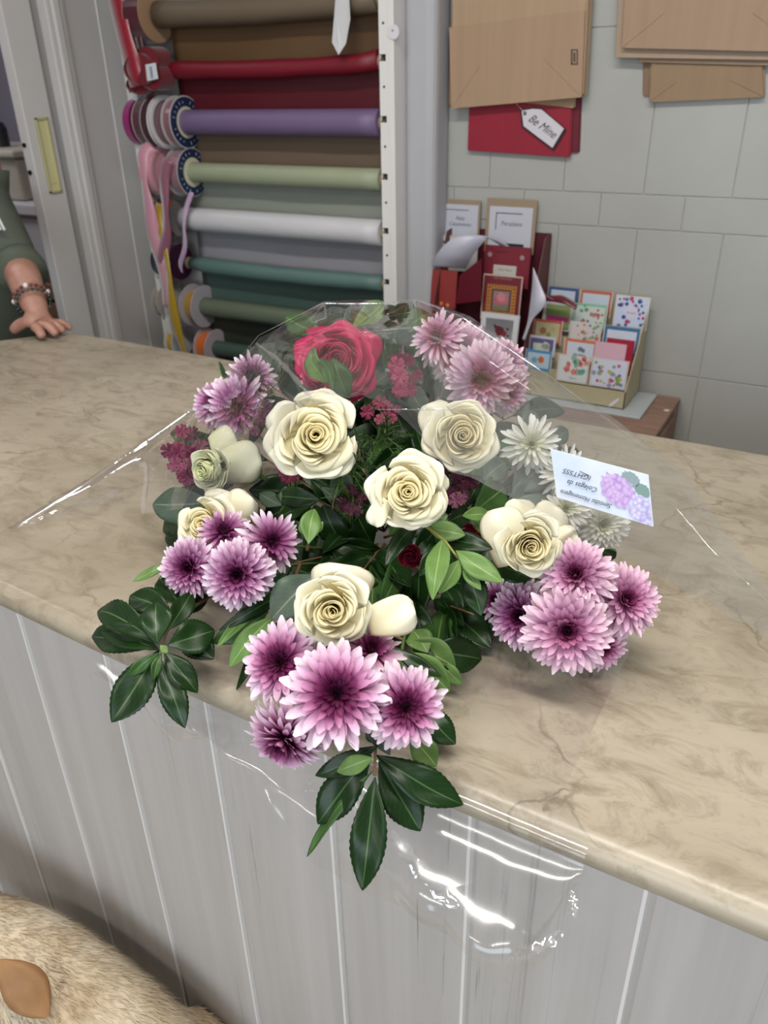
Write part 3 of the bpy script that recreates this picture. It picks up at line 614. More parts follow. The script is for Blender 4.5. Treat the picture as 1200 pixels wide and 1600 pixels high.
# curled white ribbons
def band(label, pts, hexc='#b9b9c8', cat='ribbon', name='curled_white_ribbon', grp=None):
    """pts: ((u,v,y) one edge, (u,v,y) other edge)"""
    A = [ony(*a) for a, b in pts]; B = [ony(*b) for a, b in pts]; mb = MB(); vs = []; n = len(A)
    def cr_(L, i, t):
        p0, p1, p2, p3 = L[max(i - 1, 0)], L[i], L[i + 1], L[min(i + 2, n - 1)]
        return 0.5 * ((2 * p1) + (p2 - p0) * t + (2 * p0 - 5 * p1 + 4 * p2 - p3) * t * t + (3 * p1 - p0 - 3 * p2 + p3) * t ** 3)
    m = 0
    for i in range(n - 1):
        for k in range(5): vs += [cr_(A, i, k / 5), cr_(B, i, k / 5)]; m += 1
    vs += [A[-1], B[-1]]; m += 1
    mb.add(vs, [(2 * i, 2 * i + 1, 2 * i + 3, 2 * i + 2) for i in range(m - 1)])
    o = mb.build(name, mat('satin_' + hexc[1:], hexc, 0.3, sheen=0.3), shade=True); md = o.modifiers.new('thick', 'SOLIDIFY'); md.thickness = 0.0006
    return tag(o, label, cat, grp)
band('curled white ribbon arching over the upper left greeting cards', [((676, 416, 1.86), (728, 420, 1.87)), ((682, 398, 1.84), (735, 406, 1.85)), ((700, 378, 1.83), (744, 392, 1.845)), ((724, 368, 1.835), (757, 377, 1.85)), ((752, 368, 1.85), (764, 373, 1.865)), ((780, 375, 1.875), (776, 380, 1.88)), ((796, 385, 1.89), (790, 386, 1.89))])
band('pointed white ribbon end hanging between the dark red box and the display', [((833, 418, 1.83), (834, 419, 1.83)), ((832, 440, 1.82), (845, 446, 1.81)), ((830, 462, 1.81), (853, 468, 1.80)), ((828, 478, 1.805), (846, 484, 1.795)), ((824, 505, 1.80), (832, 500, 1.795)), ((816, 530, 1.80), (820, 532, 1.795))], '#bcbccb')
band('dark red ribbon loop lying between the box and the small cards', [((832, 440, 1.845), (850, 470, 1.85)), ((855, 460, 1.85), (868, 472, 1.84)), ((880, 462, 1.85), (884, 476, 1.835)), ((903, 476, 1.85), (900, 484, 1.835))], '#5a0b1e', name='dark_red_ribbon')
# small cards, five tiers
card('blue bordered white card at the back left of the beige display', 879, 466, 46, 34, 1.912, '#2f4f7a', '#b5bccb', 0.09, grp=GD)
card('orange bordered white card at the back centre of the beige display', 930, 475, 48, 40, 1.910, '#b4573c', '#b5bfcb', 0.08, [(.1, -.3, .12, '#5d6a80'), (.3, -.3, .1, '#5d6a80')], grp=GD, sleeve=True)
card('white framed card with blue and crimson flowers at the back right of the display', 986, 489, 50, 52, 1.908, '#c9c6c3', '#bcc6dc', 0.07, floral(['#2a3f7d', '#3a5fa0', '#2a3f7d', '#b03a64'], 20) + [(0, 0.05, 0.38, '#cdc6d6')], [(0, 0, 0.006, 'Parabéns', '#6a4a6a')], grp=GD)
card('white card with a row of pink tulips left of the mint green card', 871, 495, 45, 46, 1.89, '#bfbcc8', '#7f9256', 0.07, [(-0.6 + .3 * i, -0.15, 0.18, '#b52f79') for i in range(5)], grp=GD, sleeve=True)
card('mint green card with tiny flowers and glittering sleeve', 921, 497, 50, 44, 1.885, '#7bb090', '#b9c4bd', 0.06, floral(['#8a5f7c', '#b56a73', '#5f8f6f'], 12), grp=GD, sleeve=True)
card('orange card with a bird picture above the purple bordered card', 855, 519, 46, 40, 1.862, '#b0583c', '#b3ab8a', 0.08, [(-.3, .1, .22, '#a06a3e'), (.1, -.2, .16, '#7d8f56'), (.4, .3, .14, '#b5a45a')], grp=GD, sleeve=True)
card('pale card with blue and coral blossoms in the display centre', 914, 523, 48, 40, 1.86, '#b9c0ba', '#c3bdbc', 0.05, floral(['#3d6f9c', '#bd5d60', '#7a9b80', '#c39c57'], 14), grp=GD, sleeve=True)
card('blue scalloped card with white centre beside the right side of the display', 970, 533, 54, 44, 1.862, '#3a6690', '#c2c8d6', 0.09, [(-.1, -.55, .10, '#b9a35a'), (.1, -.5, .10, '#b9a35a'), (0, -.65, .1, '#b9a35a')], grp=GD, sleeve=True)
card('white card with purple painted border and oval label at the left of the display', 846, 541, 45, 34, 1.838, '#bfc0c9', '#5e5784', 0.08, [(0, -.1, (.6, .4), '#b9c0ad'), (.3, .1, .25, '#c2c6b8')], grp=GD)
card('orange dotted card with white panel above the coral floral card', 906, 549, 50, 38, 1.833, '#c3694a', '#bfc6d2', 0.08, [(0, .2, .14, '#6a7488'), (.2, .1, .12, '#6a7488')], [(0, -0.3, 0.008, 'Parabéns', '#5d6780')], grp=GD, sleeve=True)
card('plain dark red card standing behind the pale pink one', 966, 558, 42, 58, 1.836, '#8f1530', '#971733', 0.03, grp=GD)
card('plain pale pink card with red lower edge in the right of the display', 952, 556, 48, 42, 1.832, '#c79fae', '#cba5b4', 0.02, [(0, -.8, (.95, .05), '#b04a64')], grp=GD)
card('bright blue card at the front left of the display', 841, 563, 44, 34, 1.815, '#3f86b4', '#a9bcc9', 0.09, [(.2, .1, .22, '#b9673e'), (-.3, 0, .2, '#5f9ab8')], grp=GD, sleeve=True)
card('white card with coral blossoms at the front centre of the display', 895, 577, 50, 46, 1.806, '#c9bfb3', '#c5cbcb', 0.04, floral(['#c87a72', '#c87a72', '#7fae9c'], 14, (0.1, 0.2), (-0.2, 0.9)), [(0.05, -.62, 0.007, 'Para ti', '#7a8c9c')], grp=GD, sleeve=True)
card('white card with painted wild flowers at the front right of the display', 951, 584, 56, 48, 1.802, '#c6bcc0', '#c3c9d8', 0.04, floral(['#7a5fa0', '#b3a54b', '#7f9b5a', '#b9417c', '#8c8fa6'], 18), grp=GD, sleeve=True)

# ================================================================ BACK ROOM THINGS
sh = thing('white_shelf_unit', 'white cabinet seen through the doorway behind the person', 'cabinet', (-3.05, 2.2, 0))
zt = 1.15
mb = MB(); mb.box((-3.6, 2.05, 0), (-2.62, 2.5, 1.10)); mb.build('body', M('#c2bec0', 0.5), sh, bevel=0.01)
mb = MB(); mb.box((-3.62, 2.03, 1.10), (-2.60, 2.52, 1.14)); mb.build('top_board', M('#d4d1d2', 0.5), sh, bevel=0.006)
bn = thing('white_storage_bin', 'white lidded plastic bin on the cabinet in the back room', 'bin', (-3.0, 2.25, 1.1405))
mb = MB(); mb.poly([(-3.35, 2.08, 1.141), (-2.72, 2.08, 1.141), (-2.72, 2.45, 1.141), (-3.35, 2.45, 1.141)][::1], -0.15, (0, 0, 1)); mb.build('tub', M('#bdb6a6', 0.5), bn, bevel=0.012)
mb = MB(); mb.box((-3.37, 2.06, 1.29), (-2.70, 2.47, 1.315)); mb.build('lid', M('#c9c2b2', 0.5), bn, bevel=0.008)
mb = MB(); mb.tube([(-2.95, 2.2, 1.316), (-2.95, 2.2, 1.38), (-2.95, 2.2, 1.40)], [0.04, 0.04, 0.03], 20)
tag(mb.build('black_pot', M('#2a2a2e', 0.4)), 'small black round pot on the lid of the white bin', 'pot')
mb = MB(); mb.box((-2.60, 2.30, 0), (-2.45, 3.05, 2.2)); tag(mb.build('shaded_tall_panel', M('#6c6670', 0.6)), 'tall lavender panel in the back room beside the cabinet, its shade put into a dark colour', 'panel')  # lavender panel; the shade of the dark gap is put into its colour
wc = thing('slatted_wooden_box', 'slatted brown wooden box seen low in the doorway', 'wooden box', (-2.34, 1.95, 0.3))
SW = mat('slat_wood', '#97735c', 0.55, var=0.2, vscale=12)
for k in range(9): mb = MB(); mb.box((-2.60, 1.80, 0.36 + k * 0.065), (-2.16, 1.812, 0.41 + k * 0.065)); mb.build('slat', SW, wc, bevel=0.002)
mb = MB(); mb.box((-2.60, 1.812, 0.30), (-2.16, 2.0, 0.92)); mb.build('inner_box', M('#3d2c24', 0.7), wc)
mb = MB(); mb.box((-2.60, 1.80, 0), (-2.16, 2.02, 0.299)); tag(mb.build('dark_base_box', M('#17161a', 0.6), bevel=0.004), 'black box on the floor under the slatted wooden box', 'box')
# ================================================================ FLOWERS
def petal_mat(name, stops, rough=0.55, transl=0.25, veins=0.12):
    s = N(name); uv = s.n('ShaderNodeUVMap'); sep = s.n('ShaderNodeSeparateXYZ'); s.l(uv.outputs[0], sep.inputs[0])
    col = s.ramp(sep.outputs[1], [(p, C(c)) for p, c in stops])
    mp = s.n('ShaderNodeMapping'); mp.inputs['Scale'].default_value = (7, 1.2, 1); s.l(uv.outputs[0], mp.inputs[0])
    f = s.noise(mp.outputs[0], 3, 3); c2 = s.mix(veins, col, s.ramp(f, [(0.3, (0.25, 0.12, 0.2, 1)), (0.7, (1, 1, 1, 1))]), 'MULTIPLY')
    s.l(c2, s.b.inputs['Base Color']); s.b.inputs['Roughness'].default_value = rough; s.b.inputs['Specular IOR Level'].default_value = 0.25
    tr = s.n('ShaderNodeBsdfTranslucent'); s.l(c2, tr.inputs[0]); mx = s.n('ShaderNodeMixShader'); mx.inputs[0].default_value = transl
    s.l(s.b.outputs[0], mx.inputs[1]); s.l(tr.outputs[0], mx.inputs[2]); s.l(mx.outputs[0], s.out.inputs[0]); return s.m
MUM_A = petal_mat('mum_pink_petals', [(0.0, '#2e071b'), (0.2, '#5e1742'), (0.4, '#964476'), (0.58, '#cd93b8'), (0.78, '#e9cade'), (1.0, '#f5e8f0')])
MUM_B = petal_mat('mum_mauve_petals', [(0.0, '#2c0a1e'), (0.24, '#65204c'), (0.48, '#9c5586'), (0.7, '#c797b9'), (0.86, '#e6cfe0'), (1.0, '#f1e5ee')])
MUM_C = petal_mat('mum_rose_petals', [(0.0, '#4a1030'), (0.2, '#82305c'), (0.38, '#b56c94'), (0.6, '#d09dbc'), (0.85, '#e8c9d8'), (1.0, '#f0dde6')])
MUM_W = petal_mat('mum_white_petals', [(0.0, '#9aa35e'), (0.2, '#c9cba0'), (0.45, '#dcdccb'), (1.0, '#e4e4e0')], veins=0.04)
CEN_P = mat('mum_dark_centre', '#3a1630', 0.6, bump=0.6, bscale=500); CEN_W = mat('mum_green_centre', '#8e9a4d', 0.6)
ROSE_M = petal_mat('rose_cream_petals', [(0.0, '#c39238'), (0.2, '#e0bd68'), (0.4, '#efdda0'), (0.6, '#f7ecbe'), (0.85, '#f8f3d8'), (1.0, '#f7f5e8')], 0.5, 0.3, 0.02)
ROSE_G = petal_mat('rose_greenish_petals', [(0.0, '#a0a458'), (0.25, '#ccd08c'), (0.5, '#dfe2ae'), (0.75, '#e4e6c4'), (1.0, '#e6e6d2')], 0.5, 0.3, 0.05)
ROSE_P = petal_mat('rose_hot_pink_petals', [(0.0, '#7a0a2e'), (0.4, '#a81344'), (0.7, '#c21d55'), (1.0, '#cc2a62')], 0.45, 0.2, 0.08)
STEM = mat('green_stem', '#4f6a30', 0.5); SEP = mat('green_sepal', '#4a6a32', 0.5, var=0.2)
def petal(mb, rnd, az, r0, L, w, e0, bend, z0, R, twist=0.0, cup=0.35, tip=0.78, gk=1.0, nseg=7):
    """one spatulate ray petal growing outwards at azimuth az with elevation e0 that bends along its length"""
    ca, sa = math.cos(az), math.sin(az); rad = V((ca, sa, 0)); tan = V((-sa, ca, 0)); up = V((0, 0, 1))
    p = rad * r0 + up * z0; vs = []; uv = []
    for i in range(nseg + 1):
        t = i / nseg; e = e0 + bend * t * t; d = rad * math.cos(e) + up * math.sin(e); nn = -rad * math.sin(e) + up * math.cos(e)
        if i: p = p + d * (L / nseg)
        prof = 0.42 + 0.58 * smooth(t / tip)
        if t > tip: prof *= math.sqrt(max(0.0, 1 - ((t - tip) / (1 - tip + 0.008)) ** 2))
        h = w / 2 * prof; tw = twist * t
        for sx in (-1, -0.5, 0, 0.5, 1):
            off = tan * (sx * h * math.cos(tw)) + nn * (cup * h * sx * sx + sx * h * math.sin(tw))
            vs.append(p + off); uv.append(((sx + 1) / 2 + az, min(1, (r0 + L * t) / R * gk)))
    fs = [(i * 5 + j, i * 5 + j + 1, i * 5 + j + 6, i * 5 + j + 5) for i in range(nseg) for j in range(4)]
    mb.add(vs, fs, 0, uv)
def mum_mesh(seed, layers, R=1.0, wk=0.185, wild=0.13):
    rnd = random.Random(seed); mb = MB()
    for (n, L, e0, bend, z0, r0, ws, gk) in layers:
        for k in range(n):
            az = 2 * math.pi * (k + rnd.uniform(-.28, .28)) / n + e0
            petal(mb, rnd, az, r0, L * rnd.uniform(1 - wild, 1 + wild * .6), wk * ws * rnd.uniform(.85, 1.12), e0 + rnd.uniform(-.12, .12), bend + rnd.uniform(-.25, .25), z0, R, rnd.uniform(-.5, .5), rnd.uniform(.2, .6), 0.74, gk)
    return mb
# layers: count, length, elevation, bend, z, r0, width scale, gradient gain
DAISY = [(19, .95, -.10, -.05, -.06, .08, 1.15, 1.0), (20, .88, .10, -.10, -.02, .08, 1.1, 1.0), (19, .76, .30, -.20, .0, .08, 1.0, .98), (17, .60, .55, -.35, .02, .07, .85, .9), (17, .44, .80, -.4, .03, .06, .62, .6), (15, .30, 1.05, -.3, .03, .05, .42, .5), (12, .20, 1.3, .2, .03, .03, .34, .3)]
FULL = [(22, .95, -.30, -.25, -.10, .08, 1.0, 1.0), (24, .92, -.05, -.2, -.05, .08, 1.0, 1.0), (24, .84, .18, -.2, -.0, .08, .95, 1.0), (22, .74, .42, -.2, .03, .08, .9, 1.05), (20, .62, .68, -.1, .05, .07, .82, 1.05), (17, .50, .92, .15, .06, .06, .7, .95), (14, .36, 1.1, .35, .05, .05, .55, .7), (10, .24, 1.3, .4, .04, .03, .42, .45)]
SHAG = [(16, .98, -.2, -.1, -.08, .08, .95, 1.0), (18, .90, .1, -.1, -.03, .08, .9, 1.0), (16, .78, .45, -.1, .0, .08, .85, 1.0), (12, .55, .8, .2, .02, .06, .7, .9), (10, .38, 1.1, .3, .02, .05, .5, .6)]
MUMS = {k: [mum_mesh(sd + i, lay, wild=w_) for i in range(2)] for k, sd, lay, w_ in (('daisy', 3, DAISY, .1), ('full', 13, FULL, .1), ('shag', 23, SHAG, .2))}
MCACHE = {}
def orient(p, tx, ty, spin=0.0):
    """local +Z of the bloom: from the bloom towards the eye level in front of the counter, tilted by tx, ty"""
    n = ((CAM - p).normalized() + RIGHT * tx - DOWN * ty).normalized()
    x = n.orthogonal().normalized(); x = Matrix.Rotation(spin, 3, n) @ x; y = n.cross(x)
    return Matrix((x, y, n)).transposed().to_4x4()
CENTRE = V((-0.40, 0.76, 1.035))
def add_stem(t, p, n, r, L=None):
    """stem in the flower's own frame, running down into the middle of the bouquet"""
    inv = t.matrix_world.inverted(); end = p * 0.45 + CENTRE * 0.55; end.z = min(end.z, 1.035)
    end = p + (end - p).normalized() * min((end - p).length, L or 0.16)
    if end.z < 1.012: end.z = 1.012
    p1 = p - n * 0.022; pts = [p - n * 0.002, p1]
    for k in range(1, 6):
        a = k / 5; q = p1 * (1 - a) ** 2 + (p1 - n * 0.03) * 2 * a * (1 - a) + end * a * a; pts.append(q)
    mb = MB(); mb.tube([inv @ q for q in pts], r, 7); return mb.build('stem', STEM, t, shade=True, local=True)
spin = [0]
def mum(label, u, v, dpx, z, kind='daisy', m=None, tx=0, ty=0, grp=None, var=0, sq=1.0):
    p = onz(u, v, z); R = dpx * depth(p) / F_PX / 2; spin[0] += 1.3
    mt = Matrix.Translation(p) @ orient(p, tx, ty, spin[0])
    t = thing('chrysanthemum', label, 'chrysanthemum', group=grp, mtx=mt); m = m or MUM_A
    key = (kind, var, m.name)
    if key not in MCACHE:
        src = MUMS[kind][var]; o = src.build('petals', m, t, shade=True, local=True); MCACHE[key] = o.data
    else: o = bpy.data.objects.new('petals', MCACHE[key]); COL.objects.link(o); o.parent = t
    o.scale = (R, R, R * sq)
    ck = ('centre', m.name == MUM_W.name)
    if ck not in MCACHE:
        mb = MB(); mb.sphere((0, 0, 0.02), 0.09, 14, 8, sc=(1, 1, .55)); rr_ = random.Random(8)
        for k in range(34):
            a = k * 2.4; r_ = 0.09 * math.sqrt(k / 34); q = V((math.cos(a) * r_, math.sin(a) * r_, 0.08 - r_ * .3)); mb.tube([q, q + V((math.cos(a) * .02, math.sin(a) * .02, .07))], [0.012, 0.006], 5)
        c = mb.build('flower_centre', CEN_W if ck[1] else CEN_P, t, shade=True, local=True); MCACHE[ck] = c.data
    else: c = bpy.data.objects.new('flower_centre', MCACHE[ck]); COL.objects.link(c); c.parent = t
    c.scale = (R, R, R)
    add_stem(t, p, (mt.to_3x3() @ V((0, 0, 1))), 0.0016); return t
GA, GL_, GR, GU, GUL, GW = ('pink chrysanthemums hanging over the counter edge', 'mauve chrysanthemums at the left of the bouquet', 'rose pink chrysanthemums at the right on the marble', 'chrysanthemums under cellophane at the upper right', 'chrysanthemums under cellophane at the upper left', 'white chrysanthemums beside the message card')
mum('largest pink chrysanthemum with dark plum centre, hanging over the counter edge', 526, 1084, 176, 1.098, 'daisy', MUM_A, 0.0, 0.05, GA)
mum('pink chrysanthemum with plum centre just left of the largest one', 440, 1036, 142, 1.075, 'daisy', MUM_A, -.38, .12, GA, 1)
mum('pink chrysanthemum with plum centre just right of the largest one', 632, 1104, 142, 1.078, 'daisy', MUM_A, .22, -.1, GA, 1)
mum('pink chrysanthemum seen side on, lowest at the left over the boards', 446, 1152, 138, 1.035, 'full', MUM_A, -.55, -1.15, GA)
mum('half hidden pink chrysanthemum right above the largest one', 578, 1018, 112, 1.082, 'shag', MUM_A, .35, .55, GA)
mum('fullest mauve chrysanthemum in the left cluster with white tipped petals', 372, 897, 118, 1.105, 'full', MUM_B, -.15, -.12, GL_)
mum('mauve chrysanthemum at the far left edge of the bouquet', 297, 887, 106, 1.078, 'full', MUM_B, -.40, -.05, GL_, 1)
mum('mauve chrysanthemum at the right of the left cluster with loose narrow petals', 424, 846, 102, 1.112, 'shag', MUM_B, .25, .05, GL_)
mum('mauve chrysanthemum in front of the cream rose at the left, half hidden', 350, 832, 92, 1.10, 'shag', MUM_B, -.1, .5, GL_, 1)
mum('largest rose pink chrysanthemum, lowest in the right cluster', 886, 984, 152, 1.072, 'full', MUM_C, .05, -.15, GR)
mum('rose pink chrysanthemum below the message card at the top of the right cluster', 900, 898, 128, 1.108, 'full', MUM_C, -.1, .28, GR, 1)
mum('rose pink chrysanthemum farthest right on the marble', 975, 938, 128, 1.075, 'full', MUM_C, .42, .15, GR)
mum('dusky pink chrysanthemum in shade at the left of the right cluster', 815, 962, 118, 1.05, 'full', MUM_B, -.5, -.1, GR, 1)
mum('small dusky chrysanthemum tucked behind the dusky pink one', 776, 938, 72, 1.045, 'shag', MUM_B, -.4, .1, GR)
mum('rose pink chrysanthemum squeezed under the cluster at its lower right', 940, 1010, 92, 1.035, 'full', MUM_C, .5, -.6, GR)
mum('upper right chrysanthemum nearest the pink rose, petals drooping', 684, 528, 92, 1.225, 'shag', MUM_C, -.45, .35, GU)
mum('upper right chrysanthemum highest in its cluster', 722, 554, 112, 1.20, 'full', MUM_C, -.1, .2, GU)
mum('fullest upper right chrysanthemum in the middle of its cluster', 752, 592, 122, 1.185, 'full', MUM_C, .05, -.2, GU, 1)
mum('upper right chrysanthemum facing the greeting cards', 786, 572, 92, 1.18, 'full', MUM_C, .45, .15, GU)
mum('lowest upper right chrysanthemum just above the cream rose', 787, 612, 88, 1.165, 'full', MUM_C, .35, -.45, GU, 1)
mum('upper left chrysanthemum at the very top under the cellophane fold', 392, 590, 82, 1.16, 'shag', MUM_B, .1, .35, GUL)
mum('upper left chrysanthemum with broad pale petals in the middle', 370, 634, 104, 1.155, 'shag', MUM_B, -.1, -.25, GUL, 1)
mum('upper left chrysanthemum at the outer left of its cluster', 338, 632, 86, 1.135, 'full', MUM_B, -.5, .2, GUL)
mum('white chrysanthemum under the cellophane right of the cream rose', 830, 694, 92, 1.15, 'shag', MUM_W, .15, .1, GW)
mum('white chrysanthemum half hidden by the left end of the message card', 884, 738, 84, 1.125, 'shag', MUM_W, .35, .0, GW, 1)
mum('white chrysanthemum below the left corner of the message card', 884, 795, 76, 1.11, 'shag', MUM_W, .1, .1, GW)
mum('white chrysanthemum directly beneath the message card', 940, 818, 96, 1.085, 'full', MUM_W, .3, -.15, GW)
# ---------------------------------------------------------------- roses
def rose_mb(seed, open_=1.0, outer=1.0):
    """petals set one by one on a spiral, each a cupped scallop whose rim curls outwards"""
    rnd = random.Random(seed); inner, outr = MB(), MB(); NP = 30
    for i in range(NP):
        f = i / (NP - 1); Rk = 0.045 + 0.77 * f ** 1.08; az = i * 2.23 + rnd.uniform(-.22, .22)
        Wd = 2.3 - 1.42 * min(1, f * 1.6); H = 0.50 - 0.42 * f ** 2.0 + rnd.uniform(-.035, .035); cx, cy = rnd.uniform(-.035, .035), rnd.uniform(-.035, .035)
        curl = (0.03 + 0.13 * f) * open_ * rnd.uniform(.7, 1.3); ph = rnd.uniform(0, 6.3); rf = 0.008 + 0.030 * f; pt = rnd.uniform(-.3, .3); sk = .12 + .05 * f
        def fn(a, b):
            s_ = (a - .5) * 2; rim = 1 - 0.30 * abs(s_ - pt * .3) ** 2.4 - .02 * math.sin(s_ * 9 + ph) * f
            t = max(0.0, min(1, b * rim)); r = Rk * (math.sin(min(1, t * 1.2 + .08) * math.pi / 2)) ** .9 + sk * s_ * (.25 + Rk) * .6 * t
            cc = max(0, (t - .72) / .28); r += curl * cc ** 1.6; z = -0.45 + (H + 0.45) * (t ** 0.8) - curl * .75 * cc ** 2.4
            ang = az + s_ * Wd * (0.45 + 0.55 * math.sin(min(1, t * 1.2) * math.pi / 2))
            r += rf * math.sin(s_ * 4.5 + ph) * t ** 3; z += rf * .8 * math.sin(s_ * 3.5 + ph * 2) * t ** 3; r = max(.008, r)
            return V((math.cos(ang) * r + cx, math.sin(ang) * r + cy, z))
        inner.grid(fn, 14, 14, uvf=lambda a, b: (a, min(1, 0.08 + 0.42 * f + 0.42 * b ** 1.3)))
    for i in range(int(7 * outer)):
        az = i * 2.23 + rnd.uniform(-.25, .25) + 1; Rr = 0.86 + 0.03 * i / 2; H = 0.06 - 0.04 * i; ph = rnd.uniform(0, 6.3); Wd = .78; lift = rnd.uniform(-.05, .09); cu = rnd.uniform(.10, .24)
        def fn(a, b):
            s_ = (a - .5) * 2; rim = 1 - 0.30 * abs(s_) ** 2.2 + .025 * math.sin(s_ * 7 + ph); t = max(0, min(1.02, b * rim)); cc = max(0, (t - .6) / .4)
            r = Rr * (math.sin(min(1, t * 1.15 + .05) * math.pi / 2)) + cu * cc ** 1.5; z = -0.5 + (H + 0.5 + lift) * t ** .9 - cu * .7 * cc ** 2.2 + .04 * math.sin(s_ * 4 + ph) * t ** 3
            ang = az + s_ * Wd * (0.45 + 0.55 * math.sin(min(1, t * 1.2) * math.pi / 2)); r += .035 * math.sin(s_ * 5 + ph) * t ** 3
            return V((math.cos(ang) * r, math.sin(ang) * r, z))
        outr.grid(fn, 16, 14, uvf=lambda a, b: (a, min(1, 0.55 + 0.4 * b)))
    return inner, outr
def rose(label, u, v, dpx, z, seed, m, tx=0, ty=0, sc=(1, 1, 1), open_=1.0, outer=1.0, extra=(), grp='cream roses in the bouquet', name='rose', spn=0.0):
    p = onz(u, v, z); R = dpx * depth(p) / F_PX / 2
    mt = Matrix.Translation(p) @ orient(p, tx, ty, spn)
    t = thing(name, label, 'rose', group=grp, mtx=mt)
    a, b = rose_mb(seed, open_, outer)
    for mbx, nm in ((a, 'inner_petals'), (b, 'outer_petals')):
        if not mbx.v: continue
        o = mbx.build(nm, m, t, shade=True, local=True); o.scale = (R * sc[0], R * sc[1], R * sc[2])
        md = o.modifiers.new('thick', 'SOLIDIFY'); md.thickness = 0.012
    for (eu, ev, ew, eh, ez, rot, curl) in extra:   # separate large guard petals standing away from the head
        q = onz(eu, ev, ez); k = depth(q) / F_PX; dx = RIGHT * math.cos(rot) + DOWN * math.sin(rot); dy = -RIGHT * math.sin(rot) + DOWN * math.cos(rot); nv = (CAM - q).normalized(); inv = mt.inverted(); mb = MB()
        def fn(aa, bb):
            s_ = (aa - .5) * 2; wprof = math.sin(math.pi * min(1, .16 + bb * .42)) ** .6 * (1 - .0 * bb); tp = math.sqrt(max(0, 1 - max(0, (bb - .60) / .42) ** 2.6))
            x = s_ * ew / 2 * k * wprof * (0.25 + .75 * tp); y = (bb - .5) * eh * k
            zz = -curl * .30 * ew * k * (s_ * s_) - curl * .30 * eh * k * (bb - .4) ** 2 * 1.2 + .0022 * math.sin(s_ * 4 + bb * 5 + eu) * bb
            return inv @ (q + dx * x - dy * y + nv * zz)
        mb.grid(fn, 14, 12, uvf=lambda aa, bb: (aa, .95 - .25 * (1 - bb))); o = mb.build('guard_petal', m, t, shade=True, local=True)
        md = o.modifiers.new('thick', 'SOLIDIFY'); md.thickness = 0.0005
    mb = MB(); rr_ = random.Random(seed)
    for k in range(5):
        petal(mb, rr_, k * 1.2566 + .3, .10, .62, .26, 0.15, 0.9, -.52, 1, 0, .3, .3)
    o = mb.build('sepals', SEP, t, shade=True, local=True); o.scale = (R, R, R)
    add_stem(t, p - (mt.to_3x3() @ V((0, 0, 1))) * R * .35, (mt.to_3x3() @ V((0, 0, 1))), 0.003); return t
rose('widest open cream rose with ragged outer petals, left of centre', 492, 680, 146, 1.20, 1, ROSE_M, .05, .05, sc=(.95, .95, .8), open_=1.3, extra=((452, 662, 62, 70, 1.19, -.9, .5), (505, 636, 92, 46, 1.185, .15, .5)))
rose('round half open cream rose at the upper right, just under the cellophane rim', 722, 680, 112, 1.195, 2, ROSE_M, .12, .0, sc=(.98, .98, .95), open_=.7, extra=((688, 668, 62, 84, 1.19, -.35, .9),))
rose('wide open cream rose in the very middle of the bouquet', 637, 768, 126, 1.18, 3, ROSE_M, .0, .0, sc=(.95, .95, .8), open_=1.25, extra=((592, 800, 34, 46, 1.165, 3.6, .4), (676, 752, 50, 44, 1.16, .9, .4)))
rose('cream rose with loose yellowish petals above the right chrysanthemum cluster', 828, 852, 106, 1.135, 4, ROSE_M, .12, -.22, sc=(.95, .95, 1.0), open_=.8, extra=((790, 838, 76, 92, 1.13, -.25, .9), (812, 806, 52, 52, 1.125, .1, .5), (856, 815, 62, 56, 1.125, .7, .5), (872, 842, 34, 62, 1.12, 1.2, .5)))
rose('cream rose with one big detached petal above the largest pink chrysanthemum', 520, 952, 124, 1.13, 5, ROSE_M, -.05, -.15, sc=(.95, .95, 1.0), open_=.9, extra=((534, 912, 104, 62, 1.125, .15, .9), (612, 964, 66, 76, 1.115, 1.35, .25)))
rose('greenish cream rose seen from the side behind cellophane at the left', 328, 734, 78, 1.135, 6, ROSE_G, -.75, -.25, sc=(1, 1, 1.3), open_=.5, outer=0.5, extra=((372, 724, 72, 74, 1.13, 1.45, .8), (352, 702, 76, 44, 1.14, 1.3, .6)))
rose('pale cream rose half covered by mauve chrysanthemums at the left', 322, 820, 96, 1.10, 7, ROSE_M, -.4, .0, sc=(1, 1, .9), open_=.9, extra=((372, 796, 60, 58, 1.105, .8, .9), (350, 786, 70, 40, 1.11, .35, .8)))
rose('single hot pink rose behind cellophane at the top', 527, 566, 124, 1.215, 8, ROSE_P, .02, .18, sc=(.95, .95, 1.0), open_=1.0, grp=None, extra=((562, 560, 56, 90, 1.21, .5, .7), (490, 566, 52, 84, 1.205, -.4, .7), (522, 530, 96, 40, 1.205, .05, .6)))
# dark red petals / buds low in the middle
RED = petal_mat('deep_red_petals', [(0, '#3a0714'), (0.5, '#6f0f2b'), (1, '#8f1538')], .5, .1, .1)
rose('deep red rose bud low in the middle, left of the light green sprig', 642, 868, 50, 1.09, 9, RED, -.1, -.2, open_=.3, outer=0, grp='deep red rose buds among the leaves', name='rose_bud')
rose('deep red rose bud between the middle rose and the right cream rose', 733, 836, 42, 1.10, 10, RED, .1, .1, open_=.3, outer=0, grp='deep red rose buds among the leaves', name='rose_bud')
